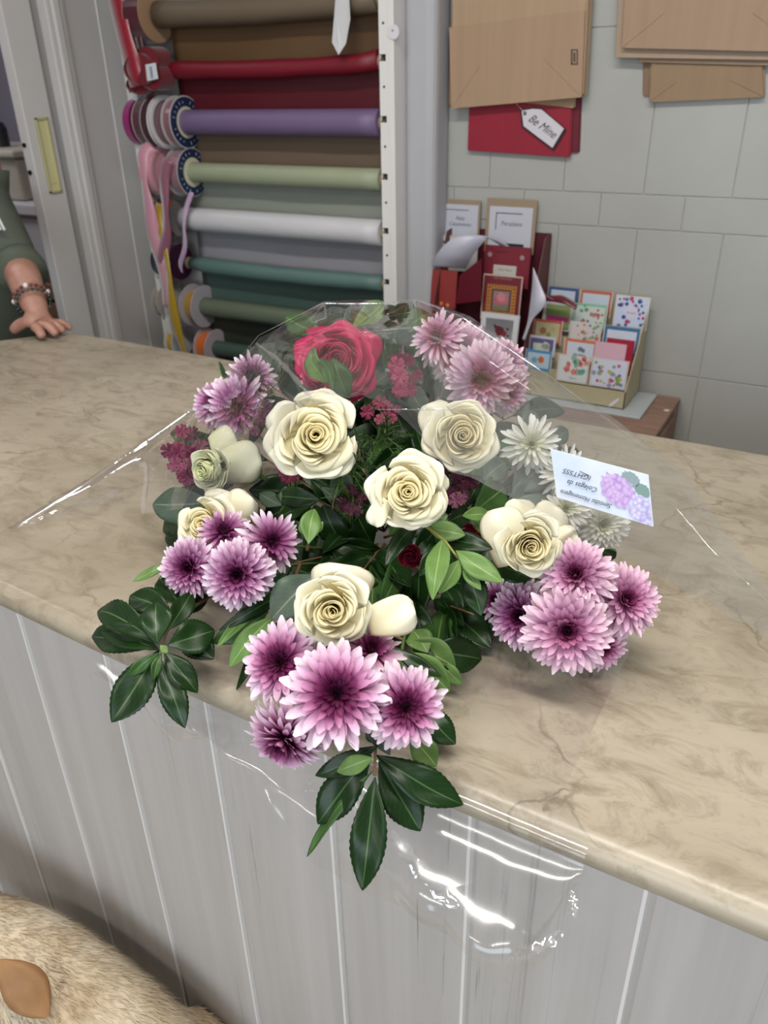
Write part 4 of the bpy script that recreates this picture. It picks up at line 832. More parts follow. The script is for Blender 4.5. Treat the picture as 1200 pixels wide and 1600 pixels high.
# ---------------------------------------------------------------- small burgundy clusters (sweet william)
def sweet(label, pts, hexc, r=10):
    c = sum((onz(u, v, z) for u, v, z in pts), V()) / len(pts)
    t = thing('sweet_william', label, 'flower cluster', (c.x, c.y, c.z - 0.02), 'small burgundy flower clusters'); m = mat('sweet_william_' + hexc[1:], hexc, .6, var=.25, vscale=120); rr_ = random.Random(int(pts[0][0]))
    for (u, v, z) in pts:
        p = onz(u, v, z); k = depth(p) / F_PX * r * rr_.uniform(.8, 1.25); o3 = orient(p, rr_.uniform(-.6, .6), rr_.uniform(-.6, .6), rr_.uniform(0, 6)).to_3x3(); mb = MB()
        for j in range(5):
            a = j * 1.2566; pv = []
            L = [(0, 0, 0), (.35, -.22, .1), (.8, -.42, .12), (1.0, -.25, .05), (.92, 0, .1), (1.0, .25, .05), (.8, .42, .12), (.35, .22, .1)]
            for x, y, zz in L: pv.append(p + o3 @ (V((x * math.cos(a) - y * math.sin(a), x * math.sin(a) + y * math.cos(a), zz)) * k))
            mb.add(pv, [(0, 1, 2, 3, 4), (0, 4, 5, 6, 7)])
        mb.tube([p, p - (o3 @ V((0, 0, 1))) * k * 1.6], k * .15, 5); o = mb.build('floret', m, t); md = o.modifiers.new('thick', 'SOLIDIFY'); md.thickness = .0004
    mb = MB()
    for (u, v, z) in pts: p = onz(u, v, z); mb.tube([p - V((0, 0, .006)), (p + c) / 2 - V((0, 0, .02)), c - V((0, 0, .03))], .0009, 5)
    mb.build('stems', STEM, t); return t
r9 = random.Random(77)
def blob(cx, cy, rx, ry, n, z): return [(cx + rx * math.sqrt(r9.random()) * math.cos(a), cy + ry * math.sqrt(r9.random()) * math.sin(a), z + r9.uniform(-.012, .012)) for a in [r9.uniform(0, 6.28) for _ in range(n)]]
sweet('burgundy sweet william cluster right of the middle rose', blob(708, 752, 28, 34, 22, 1.135), '#4d0b2e', 12)
sweet('burgundy sweet william cluster behind cellophane at the far left', blob(290, 705, 26, 42, 20, 1.11), '#5a1233', 12)
sweet('burgundy sweet william sprig between the left chrysanthemums and the widest rose', blob(400, 640, 18, 34, 12, 1.15), '#4f1535', 11)
sweet('crimson sweet william cluster behind cellophane between pink rose and chrysanthemums', blob(632, 588, 22, 32, 16, 1.19), '#8a1c48', 12)
sweet('burgundy sweet william blossoms right below the widest cream rose', blob(452, 730, 24, 20, 9, 1.13), '#5e0f30', 10)
sweet('crimson sweet william spray just above the middle rose', blob(596, 645, 26, 20, 9, 1.165), '#701438', 10)
sweet('dark burgundy blossoms half buried left of the middle rose', blob(545, 780, 22, 34, 9, 1.10), '#430a26', 10)

# ---------------------------------------------------------------- leaves
def leaf_mat(name, lo, hi, mid, rough=0.3):
    s = N(name); uv = s.n('ShaderNodeUVMap'); sep = s.n('ShaderNodeSeparateXYZ'); s.l(uv.outputs[0], sep.inputs[0])
    co = s.coords(); base = s.ramp(s.noise(co, 30, 4), [(0.3, C(lo)), (0.7, C(hi))])
    # midrib and side veins
    m1 = s.n('ShaderNodeMath', operation='SUBTRACT'); m1.inputs[1].default_value = 0.5; s.l(sep.outputs[0], m1.inputs[0])
    m2 = s.n('ShaderNodeMath', operation='ABSOLUTE'); s.l(m1.outputs[0], m2.inputs[0])
    rib = s.ramp(m2.outputs[0], [(0.012, (1, 1, 1, 1)), (0.03, (0, 0, 0, 1))])
    a = s.n('ShaderNodeMath', operation='MULTIPLY_ADD'); a.inputs[1].default_value = -0.55; s.l(m2.outputs[0], a.inputs[0]); s.l(sep.outputs[1], a.inputs[2])
    b = s.n('ShaderNodeMath', operation='MULTIPLY'); b.inputs[1].default_value = 62.0; s.l(a.outputs[0], b.inputs[0])
    c = s.n('ShaderNodeMath', operation='SINE'); s.l(b.outputs[0], c.inputs[0])
    vn = s.ramp(c.outputs[0], [(0.90, (0, 0, 0, 1)), (1.0, (0.14, 0.14, 0.14, 1))])
    c1 = s.mix(vn, base, C(mid)); c2 = s.mix(rib, c1, C(mid)); s.l(c2, s.b.inputs['Base Color'])
    s.b.inputs['Roughness'].default_value = rough; s.b.inputs['Specular IOR Level'].default_value = 0.3
    s.bump(vn, -0.3, 0.0006)
    tr = s.n('ShaderNodeBsdfTranslucent'); s.l(c2, tr.inputs[0]); mx = s.n('ShaderNodeMixShader'); mx.inputs[0].default_value = 0.12
    s.l(s.b.outputs[0], mx.inputs[1]); s.l(tr.outputs[0], mx.inputs[2]); s.l(mx.outputs[0], s.out.inputs[0]); return s.m
LD = leaf_mat('leaf_dark_glossy', '#0d240a', '#17340f', '#48663a', 0.34)
LM = leaf_mat('leaf_mid_green', '#2c4a22', '#3d5f2c', '#6e8a4c', 0.38)
LL = leaf_mat('leaf_light_green', '#54743a', '#688848', '#8faa66', 0.42)
LG = leaf_mat('leaf_grey_green', '#3d4c40', '#4f5e50', '#76836f', 0.45)
LMATS = dict(D=LD, M=LM, L=LL, G=LG)
BARK = mat('brown_twig', '#6d5238', 0.6, var=0.2, vscale=60)
def leaf_mb(p0, p1, w, nrm, arch=0.12, fold=0.25, serr=1.0, seed=0, twist=0.0):
    rnd = random.Random(seed); ax = p1 - p0; L = ax.length; ax = ax / L; side = ax.cross(nrm).normalized(); nn = side.cross(ax).normalized(); mb = MB()
    nv = 30; sag = rnd.uniform(-.04, .04); wv = rnd.uniform(0, 6)
    def fn(a, b):
        s_ = (a - .5) * 2; prof = max(0.0, math.sin(math.pi * b ** 1.12)) ** 0.85
        if b < .06: prof = max(prof, 0.03)
        ser = 1 + serr * 0.03 * (1 if int(round(b * nv)) % 2 else -1) * (1 if abs(s_) > .9 else 0)
        x = s_ * w / 2 * prof * ser; tw = twist * b
        z = arch * L * math.sin(math.pi * b) + fold * abs(x) * .6 + 0.02 * L * math.sin(s_ * 2 + b * 9 + wv) * prof
        return p0 + ax * (L * b) + side * (x * math.cos(tw)) + nn * (z + x * math.sin(tw)) + side * (sag * L * math.sin(math.pi * b))
    mb.grid(fn, 6, nv); return mb
def branch(label, stem, leaves, name='leafy_branch', grp=None, bark=None, r=0.002):
    """stem: list of (u,v,z); leaves: (u0,v0,z0, u1,v1,z1, width px, kind)"""
    S = [onz(*q) for q in stem]; t = thing(name, label, 'foliage', tuple(S[0]), grp)
    mb = MB(); mb.tube(S, [r * (1 - .5 * i / max(1, len(S) - 1)) for i in range(len(S))], 7); mb.build('stem', bark or BARK, t, shade=True)
    for i, lf in enumerate(leaves):
        u0, v0, z0, u1, v1, z1, wpx, kd = lf[:8]; tl = lf[8] if len(lf) > 8 else (0, 0)
        p0, p1 = onz(u0, v0, z0), onz(u1, v1, z1); mid = (p0 + p1) / 2
        n = ((CAM - mid).normalized() + RIGHT * tl[0] - DOWN * tl[1]).normalized()
        rn = random.Random(int(u1 * 7 + v1)); w_ = wpx * depth(mid) / F_PX
        mb = leaf_mb(p0, p1, w_, n, rn.uniform(.02, .12), rn.uniform(.15, .5), 1.0 if kd in 'DM' else .4, int(u0 + v1 * 3), rn.uniform(-.4, .4))
        o = mb.build('leaf', LMATS[kd], t, shade=True); md = o.modifiers.new('thick', 'SOLIDIFY'); md.thickness = .0004
    return t
E = 1.0
branch('dark leafy branch hanging lowest over the counter front, with one long pointed leaf', [(590, 1075, 1.05), (588, 1140, 1.045), (585, 1212, 1.03)], [
    (586, 1214, 1.03, 566, 1392, .965, 58, 'D'), (588, 1180, 1.035, 724, 1258, 1.0, 56, 'D', (.2, .1)), (592, 1190, 1.03, 657, 1299, .985, 62, 'D', (.1, 0)),
    (580, 1180, 1.035, 496, 1288, .985, 60, 'D', (-.2, 0)), (582, 1205, 1.03, 479, 1339, .96, 22, 'M', (-.5, .2)), (584, 1184, 1.045, 526, 1206, 1.035, 30, 'L'),
    (590, 1165, 1.045, 492, 1212, 1.02, 34, 'D'), (598, 1160, 1.045, 572, 1140, 1.04, 24, 'M'), (640, 1150, 1.03, 682, 1198, 1.01, 44, 'L'), (655, 1100, 1.04, 712, 1163, 1.015, 48, 'D', (.2, 0)), (570, 1120, 1.04, 610, 1180, 1.04, 30, 'G')])
branch('dark glossy serrated branch reaching left over the counter corner edge', [(330, 930, 1.04), (285, 960, 1.05), (262, 985, 1.05), (250, 1012, 1.045)], [
    (248, 1016, 1.045, 174, 1129, 1.0, 62, 'D', (-.2, -.1)), (256, 1018, 1.045, 309, 1083, 1.015, 38, 'D', (.2, 0)), (250, 1030, 1.04, 289, 1138, .995, 42, 'D', (.2, -.1)),
    (250, 1016, 1.047, 158, 978, 1.035, 40, 'D', (-.3, .2)), (245, 1005, 1.05, 152, 955, 1.04, 46, 'D', (-.2, .3)), (240, 1012, 1.045, 143, 995, 1.02, 44, 'D'),
    (246, 1006, 1.055, 244, 940, 1.075, 50, 'D', (0, .15)), (268, 960, 1.05, 203, 930, 1.05, 50, 'D', (-.2, .4)), (285, 950, 1.05, 250, 905, 1.055, 44, 'D', (0, .4)),
    (262, 1008, 1.05, 336, 985, 1.045, 56, 'D', (.2, .2)), (285, 985, 1.04, 334, 1030, 1.025, 50, 'D', (.3, 0)), (262, 985, 1.05, 300, 925, 1.06, 34, 'D'), (270, 960, 1.04, 328, 915, 1.05, 40, 'D'),
    (248, 1020, 1.05, 200, 1058, 1.03, 20, 'M'), (252, 1020, 1.05, 240, 1062, 1.035, 16, 'M'), (250, 1008, 1.058, 262, 1020, 1.052, 12, 'L')])
branch('light green sprig with small pointed leaves lying across the middle', [(640, 800, 1.13), (665, 822, 1.135), (695, 845, 1.135), (725, 885, 1.125)], [
    (692, 842, 1.138, 676, 938, 1.125, 38, 'L', (-.1, -.1)), (718, 874, 1.13, 686, 928, 1.12, 28, 'L'), (712, 860, 1.135, 786, 910, 1.12, 38, 'L', (.2, 0)), (722, 880, 1.128, 752, 922, 1.115, 20, 'L'),
    (665, 822, 1.135, 727, 836, 1.13, 34, 'L', (.1, .2)), (655, 815, 1.13, 602, 884, 1.115, 30, 'D', (-.4, 0)), (700, 850, 1.13, 655, 900, 1.12, 30, 'D'), (725, 885, 1.12, 752, 962, 1.09, 42, 'D'), (690, 840, 1.12, 770, 858, 1.12, 34, 'D', (0, .4)), (665, 818, 1.132, 700, 805, 1.14, 26, 'M')], bark=mat('yellow_green_twig', '#8a8a45', .5))
branch('leaf cluster resting on the marble right of the detached rose petal', [(600, 985, 1.05), (640, 1005, 1.045), (670, 1020, 1.04)], [
    (660, 1015, 1.045, 753, 1030, 1.02, 56, 'D', (.1, .1)), (640, 1000, 1.05, 712, 1042, 1.03, 52, 'L', (.1, 0)), (630, 1020, 1.045, 704, 1082, 1.02, 52, 'L', (0, -.2)), (645, 985, 1.05, 668, 1020, 1.045, 42, 'L'), (680, 1030, 1.035, 722, 1070, 1.015, 26, 'L'), (610, 1010, 1.055, 690, 1058, 1.04, 26, 'D', (.1, .2)), (600, 1040, 1.04, 660, 1095, 1.02, 40, 'M')])
branch('mid green leaves between the left chrysanthemums and the lower cream rose', [(470, 880, 1.07), (450, 930, 1.06), (430, 960, 1.05)], [
    (492, 898, 1.09, 424, 968, 1.065, 66, 'G', (-.1, 0)), (428, 962, 1.06, 358, 1043, 1.025, 36, 'L', (-.2, -.1)), (420, 955, 1.055, 330, 1005, 1.03, 34, 'M'), (400, 1000, 1.04, 369, 1079, 1.0, 14, 'D', (.5, 0)), (470, 905, 1.07, 342, 985, 1.045, 24, 'D', (.2, .3)), (440, 930, 1.055, 338, 1012, 1.035, 22, 'L', (-.4, .1)), (420, 990, 1.04, 395, 1050, 1.02, 30, 'M')])
branch('narrow light leaf pointing left beneath the far left chrysanthemum', [(300, 900, 1.05), (270, 895, 1.045)], [(262, 880, 1.05, 208, 908, 1.04, 18, 'L', (-.3, .3)), (275, 895, 1.045, 244, 925, 1.04, 26, 'D')])
branch('grey green leaf pair under cellophane left of the pale cream rose', [(370, 790, 1.07), (330, 785, 1.075)], [(330, 785, 1.085, 238, 788, 1.065, 56, 'G', (-.1, 0)), (350, 775, 1.08, 270, 770, 1.08, 40, 'D'), (405, 770, 1.09, 440, 790, 1.10, 26, 'G')])
branch('dark leafy branch rising under the cellophane at the top left of the pink rose', [(520, 640, 1.12), (505, 560, 1.18), (500, 520, 1.20)], [
    (505, 522, 1.21, 446, 495, 1.22, 36, 'M', (-.1, .2)), (500, 545, 1.2, 430, 530, 1.19, 34, 'D'), (545, 520, 1.21, 552, 475, 1.225, 20, 'D'), (550, 512, 1.22, 600, 472, 1.235, 34, 'L', (.1, .3)), (512, 600, 1.225, 486, 545, 1.235, 36, 'L', (-.3, 0)), (520, 610, 1.225, 500, 560, 1.24, 26, 'M', (.4, 0)), (545, 625, 1.19, 520, 560, 1.235, 40, 'M', (.2, -.2))])
branch('dark green leaf spray at the top between the pink rose and chrysanthemums', [(620, 650, 1.12), (625, 560, 1.17), (630, 510, 1.19)], [
    (628, 515, 1.2, 640, 470, 1.225, 34, 'D', (.1, .3)), (622, 520, 1.2, 572, 500, 1.21, 36, 'D', (-.1, .3)), (632, 515, 1.2, 672, 490, 1.21, 38, 'M', (.1, .2)), (632, 530, 1.195, 668, 545, 1.19, 46, 'M', (.1, 0)), (622, 545, 1.19, 600, 575, 1.18, 36, 'M'), (600, 500, 1.2, 618, 478, 1.22, 30, 'D'), (625, 560, 1.18, 660, 600, 1.17, 40, 'G'), (628, 512, 1.2, 606, 560, 1.195, 40, 'D'), (640, 600, 1.16, 672, 655, 1.15, 36, 'G'), (600, 610, 1.15, 570, 640, 1.16, 40, 'M')])
branch('large round dark leaves in the right centre below the sweet william', [(690, 850, 1.08), (720, 810, 1.095), (750, 790, 1.10)], [
    (740, 800, 1.105, 788, 762, 1.10, 54, 'M', (.1, .1)), (735, 800, 1.1, 700, 815, 1.105, 40, 'D'), (790, 790, 1.09, 862, 765, 1.10, 54, 'G', (.2, .2)), (730, 790, 1.10, 755, 745, 1.11, 44, 'D'), (770, 810, 1.11, 722, 806, 1.125, 26, 'L', (0, .3)), (800, 770, 1.1, 852, 722, 1.12, 60, 'G'), (755, 750, 1.12, 790, 722, 1.13, 46, 'G'), (770, 880, 1.09, 828, 905, 1.08, 40, 'D'), (760, 840, 1.1, 735, 800, 1.115, 20, 'L')])
branch('serrated dark leaf tips poking out right of the white chrysanthemum', [(830, 740, 1.09), (850, 700, 1.11)], [(850, 700, 1.12, 888, 672, 1.125, 30, 'G', (.1, .2)), (820, 670, 1.14, 838, 645, 1.15, 34, 'G'), (860, 715, 1.12, 906, 708, 1.11, 20, 'D'), (940, 860, 1.07, 962, 872, 1.06, 24, 'D')])
# dense inner foliage: separate branches under the blooms
rf = random.Random(11)
def zdome(u, v):
    tb = [(470, 1.19), (560, 1.17), (640, 1.145), (720, 1.125), (800, 1.095), (880, 1.07), (960, 1.045), (1080, 1.03), (1200, 1.02)]
    for (a, za), (b, zb) in zip(tb, tb[1:]):
        if v <= b: z = za + (zb - za) * max(0, (v - a)) / (b - a); break
    else: z = 1.02
    return max(1.02, z - 0.10 * max(0, abs(u - 600) / 330 - .35) ** 1.5)
INNER = [((600, 830), (470, 770), 'left of the middle rose'), ((600, 830), (560, 700), 'above the middle rose'), ((600, 830), (690, 700), 'right above the middle rose'), ((600, 840), (750, 790), 'towards the right cream rose'),
         ((600, 850), (700, 920), 'below the light green sprig'), ((600, 850), (560, 900), 'directly below the middle rose'), ((590, 850), (460, 880), 'right of the left chrysanthemums'), ((590, 830), (420, 720), 'under the widest cream rose'),
         ((600, 700), (560, 620), 'under the pink rose'), ((620, 700), (700, 600), 'under the upper right chrysanthemums'), ((650, 720), (800, 650), 'under the round cream rose'), ((560, 700), (420, 600), 'behind the upper left chrysanthemums'),
         ((620, 880), (600, 980), 'behind the detached petal'), ((560, 900), (480, 1000), 'under the lower cream rose'), ((520, 1000), (540, 1090), 'under the largest pink chrysanthemum'), ((700, 880), (830, 900), 'under the right chrysanthemum cluster'),
         ((430, 850), (330, 860), 'under the left chrysanthemum cluster'), ((700, 760), (850, 780), 'beside the white chrysanthemums'), ((400, 700), (330, 680), 'behind the greenish rose'), ((660, 930), (740, 960), 'low right of the centre')]
for k, ((ua, va), (ub, vb), where) in enumerate(INNER):
    st = [(ua + (ub - ua) * i / 4, va + (vb - va) * i / 4, zdome(ua + (ub - ua) * i / 4, va + (vb - va) * i / 4) - .045 + .012 * i) for i in range(5)]; lv = []
    for i in range(12):
        f = .05 + .95 * i / 11; u0 = ua + (ub - ua) * f; v0 = va + (vb - va) * f; an = math.atan2(vb - va, ub - ua) + rf.choice((-1, 1)) * rf.uniform(.3, 1.5) * (1.1 - .8 * (i == 11)); L = rf.uniform(62, 98)
        u1, v1 = u0 + math.cos(an) * L, v0 + math.sin(an) * L; z0 = zdome(u0, v0) - .035 + .010 * f; z1 = zdome(u1, v1) + rf.uniform(-.035, .0)
        lv.append((u0, v0, max(z0, 1.012), u1, v1, max(z1, 1.012), L * rf.uniform(.42, .62), rf.choice('DDDDDDMMG'), (rf.uniform(-.5, .5), rf.uniform(-.4, .5))))
    branch('dark green leafy twig ' + where, [(a, b, max(c, 1.012)) for a, b, c in st], lv, grp='dark leafy twigs filling the bouquet', r=.0016)
# feathery greens
FERN = mat('feathery_green', '#2e4a24', .5, var=.25)
def feathery(label, u, v, z, R, n, seed):
    c = onz(u, v, z - .03); t = thing('feathery_sprig', label, 'foliage', tuple(c), 'feathery green sprigs'); rr_ = random.Random(seed)
    mbs, mbn = MB(), MB()
    for i in range(n):
        a = rr_.uniform(0, 6.28); q = onz(u + math.cos(a) * R * rr_.uniform(.5, 1), v + math.sin(a) * R * rr_.uniform(.5, 1), z + rr_.uniform(-.015, .02)); mid = (c + q) / 2 + V((0, 0, .008)); pts = [c, mid, q]; mbs.tube(pts, [.0009, .0008, .0005], 5)
        for k in range(16):
            f = .25 + .75 * k / 15; p = c.lerp(mid, min(1, f * 2)) if f < .5 else mid.lerp(q, f * 2 - 1); d = ((q - c).normalized() + V((rr_.uniform(-1, 1), rr_.uniform(-1, 1), rr_.uniform(-.3, .9)))).normalized()
            mbn.tube([p, p + d * .007, p + d * .014 + V((0, 0, -.001))], [.0006, .0006, .0002], 4)
    mbs.build('stem', STEM, t); mbn.build('needles', FERN, t); return t
feathery('feathery green sprig between the widest rose and the middle rose', 540, 740, 1.145, 52, 12, 1)
feathery('feathery green sprig right of the widest cream rose', 588, 690, 1.17, 48, 12, 2)
feathery('feathery green sprig under cellophane by the left burgundy flowers', 300, 712, 1.10, 40, 8, 3)
feathery('feathery green sprig beside the upper left chrysanthemums', 420, 610, 1.16, 38, 8, 4)
branch('lobed pale green leaf standing upright in the gap left of centre', [(480, 860, 1.09), (486, 830, 1.10)], [(482, 850, 1.11, 492, 795, 1.13, 34, 'L'), (484, 840, 1.11, 470, 815, 1.12, 18, 'L'), (484, 835, 1.11, 505, 815, 1.12, 18, 'L'), (430, 775, 1.12, 500, 782, 1.13, 34, 'D'), (460, 800, 1.11, 445, 760, 1.13, 30, 'G')])
# ================================================================ CELLOPHANE
def cello(name, fres=0.16, haze=0.02, bsc=9, bst=0.35, gain=0.3, rgh=0.07):
    s = N(name); s.m.node_tree.nodes.remove(s.b)
    tr = s.n('ShaderNodeBsdfTransparent'); tr.inputs[0].default_value = (.985, .985, .985, 1)
    gl = s.n('ShaderNodeBsdfGlossy'); gl.inputs['Roughness'].default_value = rgh; gl.inputs[0].default_value = (1, 1, 1, 1)
    df = s.n('ShaderNodeBsdfDiffuse'); df.inputs[0].default_value = (.8, .8, .82, 1)
    co = s.coords((1, 1, 1)); wv = s.noise(co, bsc, 3, 0.55, 0.8)
    rd = s.n('ShaderNodeMath', operation='SUBTRACT'); rd.inputs[1].default_value = .5; s.l(wv, rd.inputs[0])
    ab = s.n('ShaderNodeMath', operation='ABSOLUTE'); s.l(rd.outputs[0], ab.inputs[0])
    bp = s.n('ShaderNodeBump'); bp.inputs['Strength'].default_value = bst; bp.inputs['Distance'].default_value = 0.012; s.l(ab.outputs[0], bp.inputs['Height'])
    s.l(bp.outputs[0], gl.inputs['Normal'])
    lw = s.n('ShaderNodeLayerWeight'); lw.inputs[0].default_value = 0.25; s.l(bp.outputs[0], lw.inputs['Normal'])
    ml = s.n('ShaderNodeMath', operation='MULTIPLY_ADD'); ml.inputs[1].default_value = gain; ml.inputs[2].default_value = fres; ml.use_clamp = True; s.l(lw.outputs['Fresnel'], ml.inputs[0])
    m1 = s.n('ShaderNodeMixShader'); s.l(ml.outputs[0], m1.inputs[0]); s.l(tr.outputs[0], m1.inputs[1]); s.l(gl.outputs[0], m1.inputs[2])
    m2 = s.n('ShaderNodeMixShader'); m2.inputs[0].default_value = haze; s.l(m1.outputs[0], m2.inputs[1]); s.l(df.outputs[0], m2.inputs[2])
    s.l(m2.outputs[0], s.out.inputs[0]); return s.m
CELF = cello('cellophane_fold', 0.30, 0.06, 30, .3)
CEL = cello('cellophane', 0.026, 0.006, 9, 0.4, 0.28); CEL2 = cello('cellophane_hanging', 0.05, 0.006, 5, 0.35, 0.15, 0.16)
wrap = thing('cellophane_wrap', 'crinkled clear cellophane wrapped over the back of the bouquet and hanging from the counter edge', 'cellophane', (CENTRE.x, CENTRE.y, 1.0))
HOOD = [((20, 828, 1.003), (24, 829, 1.002)), ((135, 752, 1.035), (130, 812, 1.006)), ((230, 686, 1.07), (228, 800, 1.02)), ((300, 638, 1.11), (278, 790, 1.10)), ((350, 588, 1.16), (400, 745, 1.19)),
        ((405, 522, 1.23), (488, 628, 1.26)), ((505, 471, 1.285), (565, 610, 1.262)), ((580, 473, 1.285), (612, 648, 1.25)), ((650, 467, 1.285), (680, 712, 1.235)), ((720, 494, 1.262), (768, 768, 1.20)),
        ((860, 588, 1.20), (862, 800, 1.17)), ((962, 664, 1.13), (935, 858, 1.11)), ((1060, 742, 1.06), (1040, 905, 1.05)), ((1115, 830, 1.02), (1120, 950, 1.012)), ((1210, 945, 1.003), (1206, 1000, 1.003))]
mb = MB(); NU, NV = 112, 26; rc = random.Random(4)
top = [onz(*a) for a, b in HOOD]; bot = [onz(*b) for a, b in HOOD]
crk = [rc.uniform(-.006, .006) for _ in range(60)]
def hood(a, b):
    f = a * (len(HOOD) - 1); i = min(int(f), len(HOOD) - 2); t = f - i
    T, B = top[i].lerp(top[i + 1], t), bot[i].lerp(bot[i + 1], t)
    env = math.sin(math.pi * a)
    if b < 0.25:      # turned over the top and running down behind to the counter
        k = 1 - b / 0.25; q = T + V((0.02 * (a - .5), 0.16 * env * k ** .8, 0)); q.z = T.z - (T.z - 1.004) * k ** 1.4
    else:
        k = (b - .25) / .75; q = T.lerp(B, k); q.z += 0.020 * math.sin(math.pi * k) * env
    # creases fan out from the two gathered peaks
    u = a * 34 + b * 5; j = int(u); w_ = u - j; cr2 = crk[j % 60] * (1 - w_) + crk[(j + 1) % 60] * w_
    nz_ = noise.noise(V((a * 9, b * 5, 3))) * 0.007
    q.z = max(1.0025, q.z + (cr2 * (0.35 + b * .8) + nz_) * min(1, env * 2)); return q
mb.grid(hood, NU, NV); o = mb.build('upper_sheet', CEL, wrap, shade=True)
# gathered pleats: folded double layers that catch the light
def pleat(pts, w, nm='folded_pleat'):
    P = [onz(*p) for p in pts]; mbx = MB(); vs = []
    R = []
    for i in range(len(P) - 1):
        for k in range(6): R.append(P[i].lerp(P[i + 1], k / 6))
    R.append(P[-1]); m = len(R)
    for i, p in enumerate(R):
        t = (R[min(i + 1, m - 1)] - R[max(i - 1, 0)]).normalized(); sd = t.cross((CAM - p).normalized()).normalized(); up = sd.cross(t)
        ww = w * (0.35 + .65 * math.sin(math.pi * (i + .4) / m)) * (1 + .3 * math.sin(i * 1.7))
        vs += [p - sd * ww, p + V((0, -.0, .5)) * ww * 1.0, p + sd * ww]
    mbx.add(vs, [f for i in range(m - 1) for f in ((3 * i, 3 * i + 1, 3 * i + 4, 3 * i + 3), (3 * i + 1, 3 * i + 2, 3 * i + 5, 3 * i + 4))]); return mbx.build(nm, CELF, wrap, shade=True)

pleat([(400, 536, 1.236), (435, 562, 1.262), (462, 592, 1.268), (492, 630, 1.268)], .0022)
pleat([(484, 500, 1.282), (507, 474, 1.29), (509, 497, 1.286), (486, 504, 1.284)], .0010)
pleat([(345, 592, 1.165), (300, 640, 1.115), (232, 688, 1.075), (137, 754, 1.04), (60, 806, 1.012), (22, 828, 1.004)], .0009)
pleat([(248, 696, 1.085), (262, 730, 1.09), (275, 768, 1.095)], .0013)
pleat([(350, 590, 1.165), (404, 524, 1.235), (503, 474, 1.29), (600, 474, 1.29), (650, 468, 1.288), (720, 494, 1.266), (862, 590, 1.203), (962, 665, 1.133), (1058, 740, 1.063)], .0007)
pleat([(1032, 768, 1.055), (1062, 800, 1.045), (1110, 858, 1.02), (1205, 945, 1.005)], .0008)
pleat([(560, 520, 1.28), (640, 512, 1.282), (760, 560, 1.24), (830, 610, 1.21)], .0010)
pleat([(590, 640, 1.255), (700, 640, 1.25), (760, 650, 1.235)], .0008)
pleat([(795, 1500, .93), (830, 1486, .92), (862, 1468, .925), (880, 1456, .935)], .0045)  # pleat added to give the hanging sheet a highlight near its hem
pleat([(893, 1392, .95), (897, 1412, .945), (898, 1434, .94)], .003)  # short pleat added for a small highlight at the sheet's right side
pleat([(610, 1300, 1.0), (640, 1340, .975), (690, 1395, .95), (716, 1418, .945)], .006)
# lower sheet: lies on the marble under the flowers, rolls over the edge and hangs down
HEM = [(150, 1020, .40, 1012, 160), (200, 1075, .395, 1035, 178), (262, 1160, .385, 1060, 255), (335, 1150, .385, 1085, 320), (420, 1230, .37, 1120, 400), (500, 1335, .36, 1160, 480), (565, 1388, .35, 1185, 560), (650, 1432, .345, 1205, 640), (735, 1482, .34, 1232, 700), (800, 1535, .34, 1262, 760), (860, 1490, .343, 1290, 800), (892, 1430, .35, 1305, 860), (908, 1350, .375, 1316, 905)]
hem = [ony(u, v, y) for u, v, y, _, _ in HEM]; edg = [ony(ue, ve - 6, fy(0) - .028) for _, _, _, ve, ue in HEM]
def lower(a, b):
    f = a * (len(HEM) - 1); i = min(int(f), len(HEM) - 2); t = f - i; Hm = hem[i].lerp(hem[i + 1], t); x = Hm.x
    Ee = V((x * .6 + edg[i].lerp(edg[i + 1], t).x * .4, fy(x) - .029, 0.985))
    if b < .45:
        k = b / .45; q = V((x * .9 - .04 + (Ee.x - x) * k, 0.93 - (0.93 - (fy(x) - .012)) * k, 1.0025)); q.z += max(0, noise.noise(V((q.x * 14, q.y * 14, 1)))) * .006 * (1 - k * .8); return q
    if b < .52:
        k = (b - .45) / .07; q0 = V((Ee.x, fy(x) - .012, 1.0025)); q = q0.lerp(Ee, k); q.y -= .008 * math.sin(math.pi * k); q.z += .006 * math.sin(math.pi * k); return q
    k = (b - .52) / .48; q = Ee.lerp(Hm, k); q.y -= (0.018 + .034 * smooth((a - .40) / .25) * smooth((1.0 - a) / .12)) * math.sin(math.pi * k ** .5)
    d = noise.noise(V((q.x * 9, q.z * 11, 5))) * .016 + abs(noise.noise(V((q.x * 20, q.z * 14, 9)))) * .020
    q.y -= d * min(1, k * 3); q.z += d * .5 * min(1, k * 3); q.y = min(q.y, fy(q.x) - .004); return q
mb = MB(); mb.grid(lower, 90, 60); mb.build('lower_sheet', CEL2, wrap, shade=True)
# ================================================================ MESSAGE CARD
cp = [(860, 701), (1013, 742), (1021, 823), (870, 777)]
r = [ray(*q).normalized() for q in cp]   # parallelogram: P0 + P2 = P1 + P3
Mx = Matrix((r[1], r[3], -r[2])).transposed(); d = Mx.inverted() @ r[0]; d0 = 0.672
TL, TR, BR, BL = CAM + r[0] * d0, CAM + r[1] * d0 * d[0], CAM + r[2] * d0 * d[2], CAM + r[3] * d0 * d[1]
mc = thing('message_card', 'small pale blue message card with printed hydrangeas and handwriting, lying upside down on the cellophane', 'card', tuple((BL + BR) / 2))
Xc = (TR - TL); Yc = (TL - BL); Nc = Xc.cross(Yc).normalized()
s = N('pale_blue_card'); co = s.coords((1, 1, 1)); s.l(s.ramp(s.noise(co, 22, 3), [(0.35, C('#cfdcf0')), (0.65, C('#e4e8f2'))]), s.b.inputs['Base Color']); s.b.inputs['Roughness'].default_value = .4; CARD = s.m
mb = MB(); mb.slab([BL, BR, TR, TL], 0.0005); mb.build('card_stock', CARD, mc)
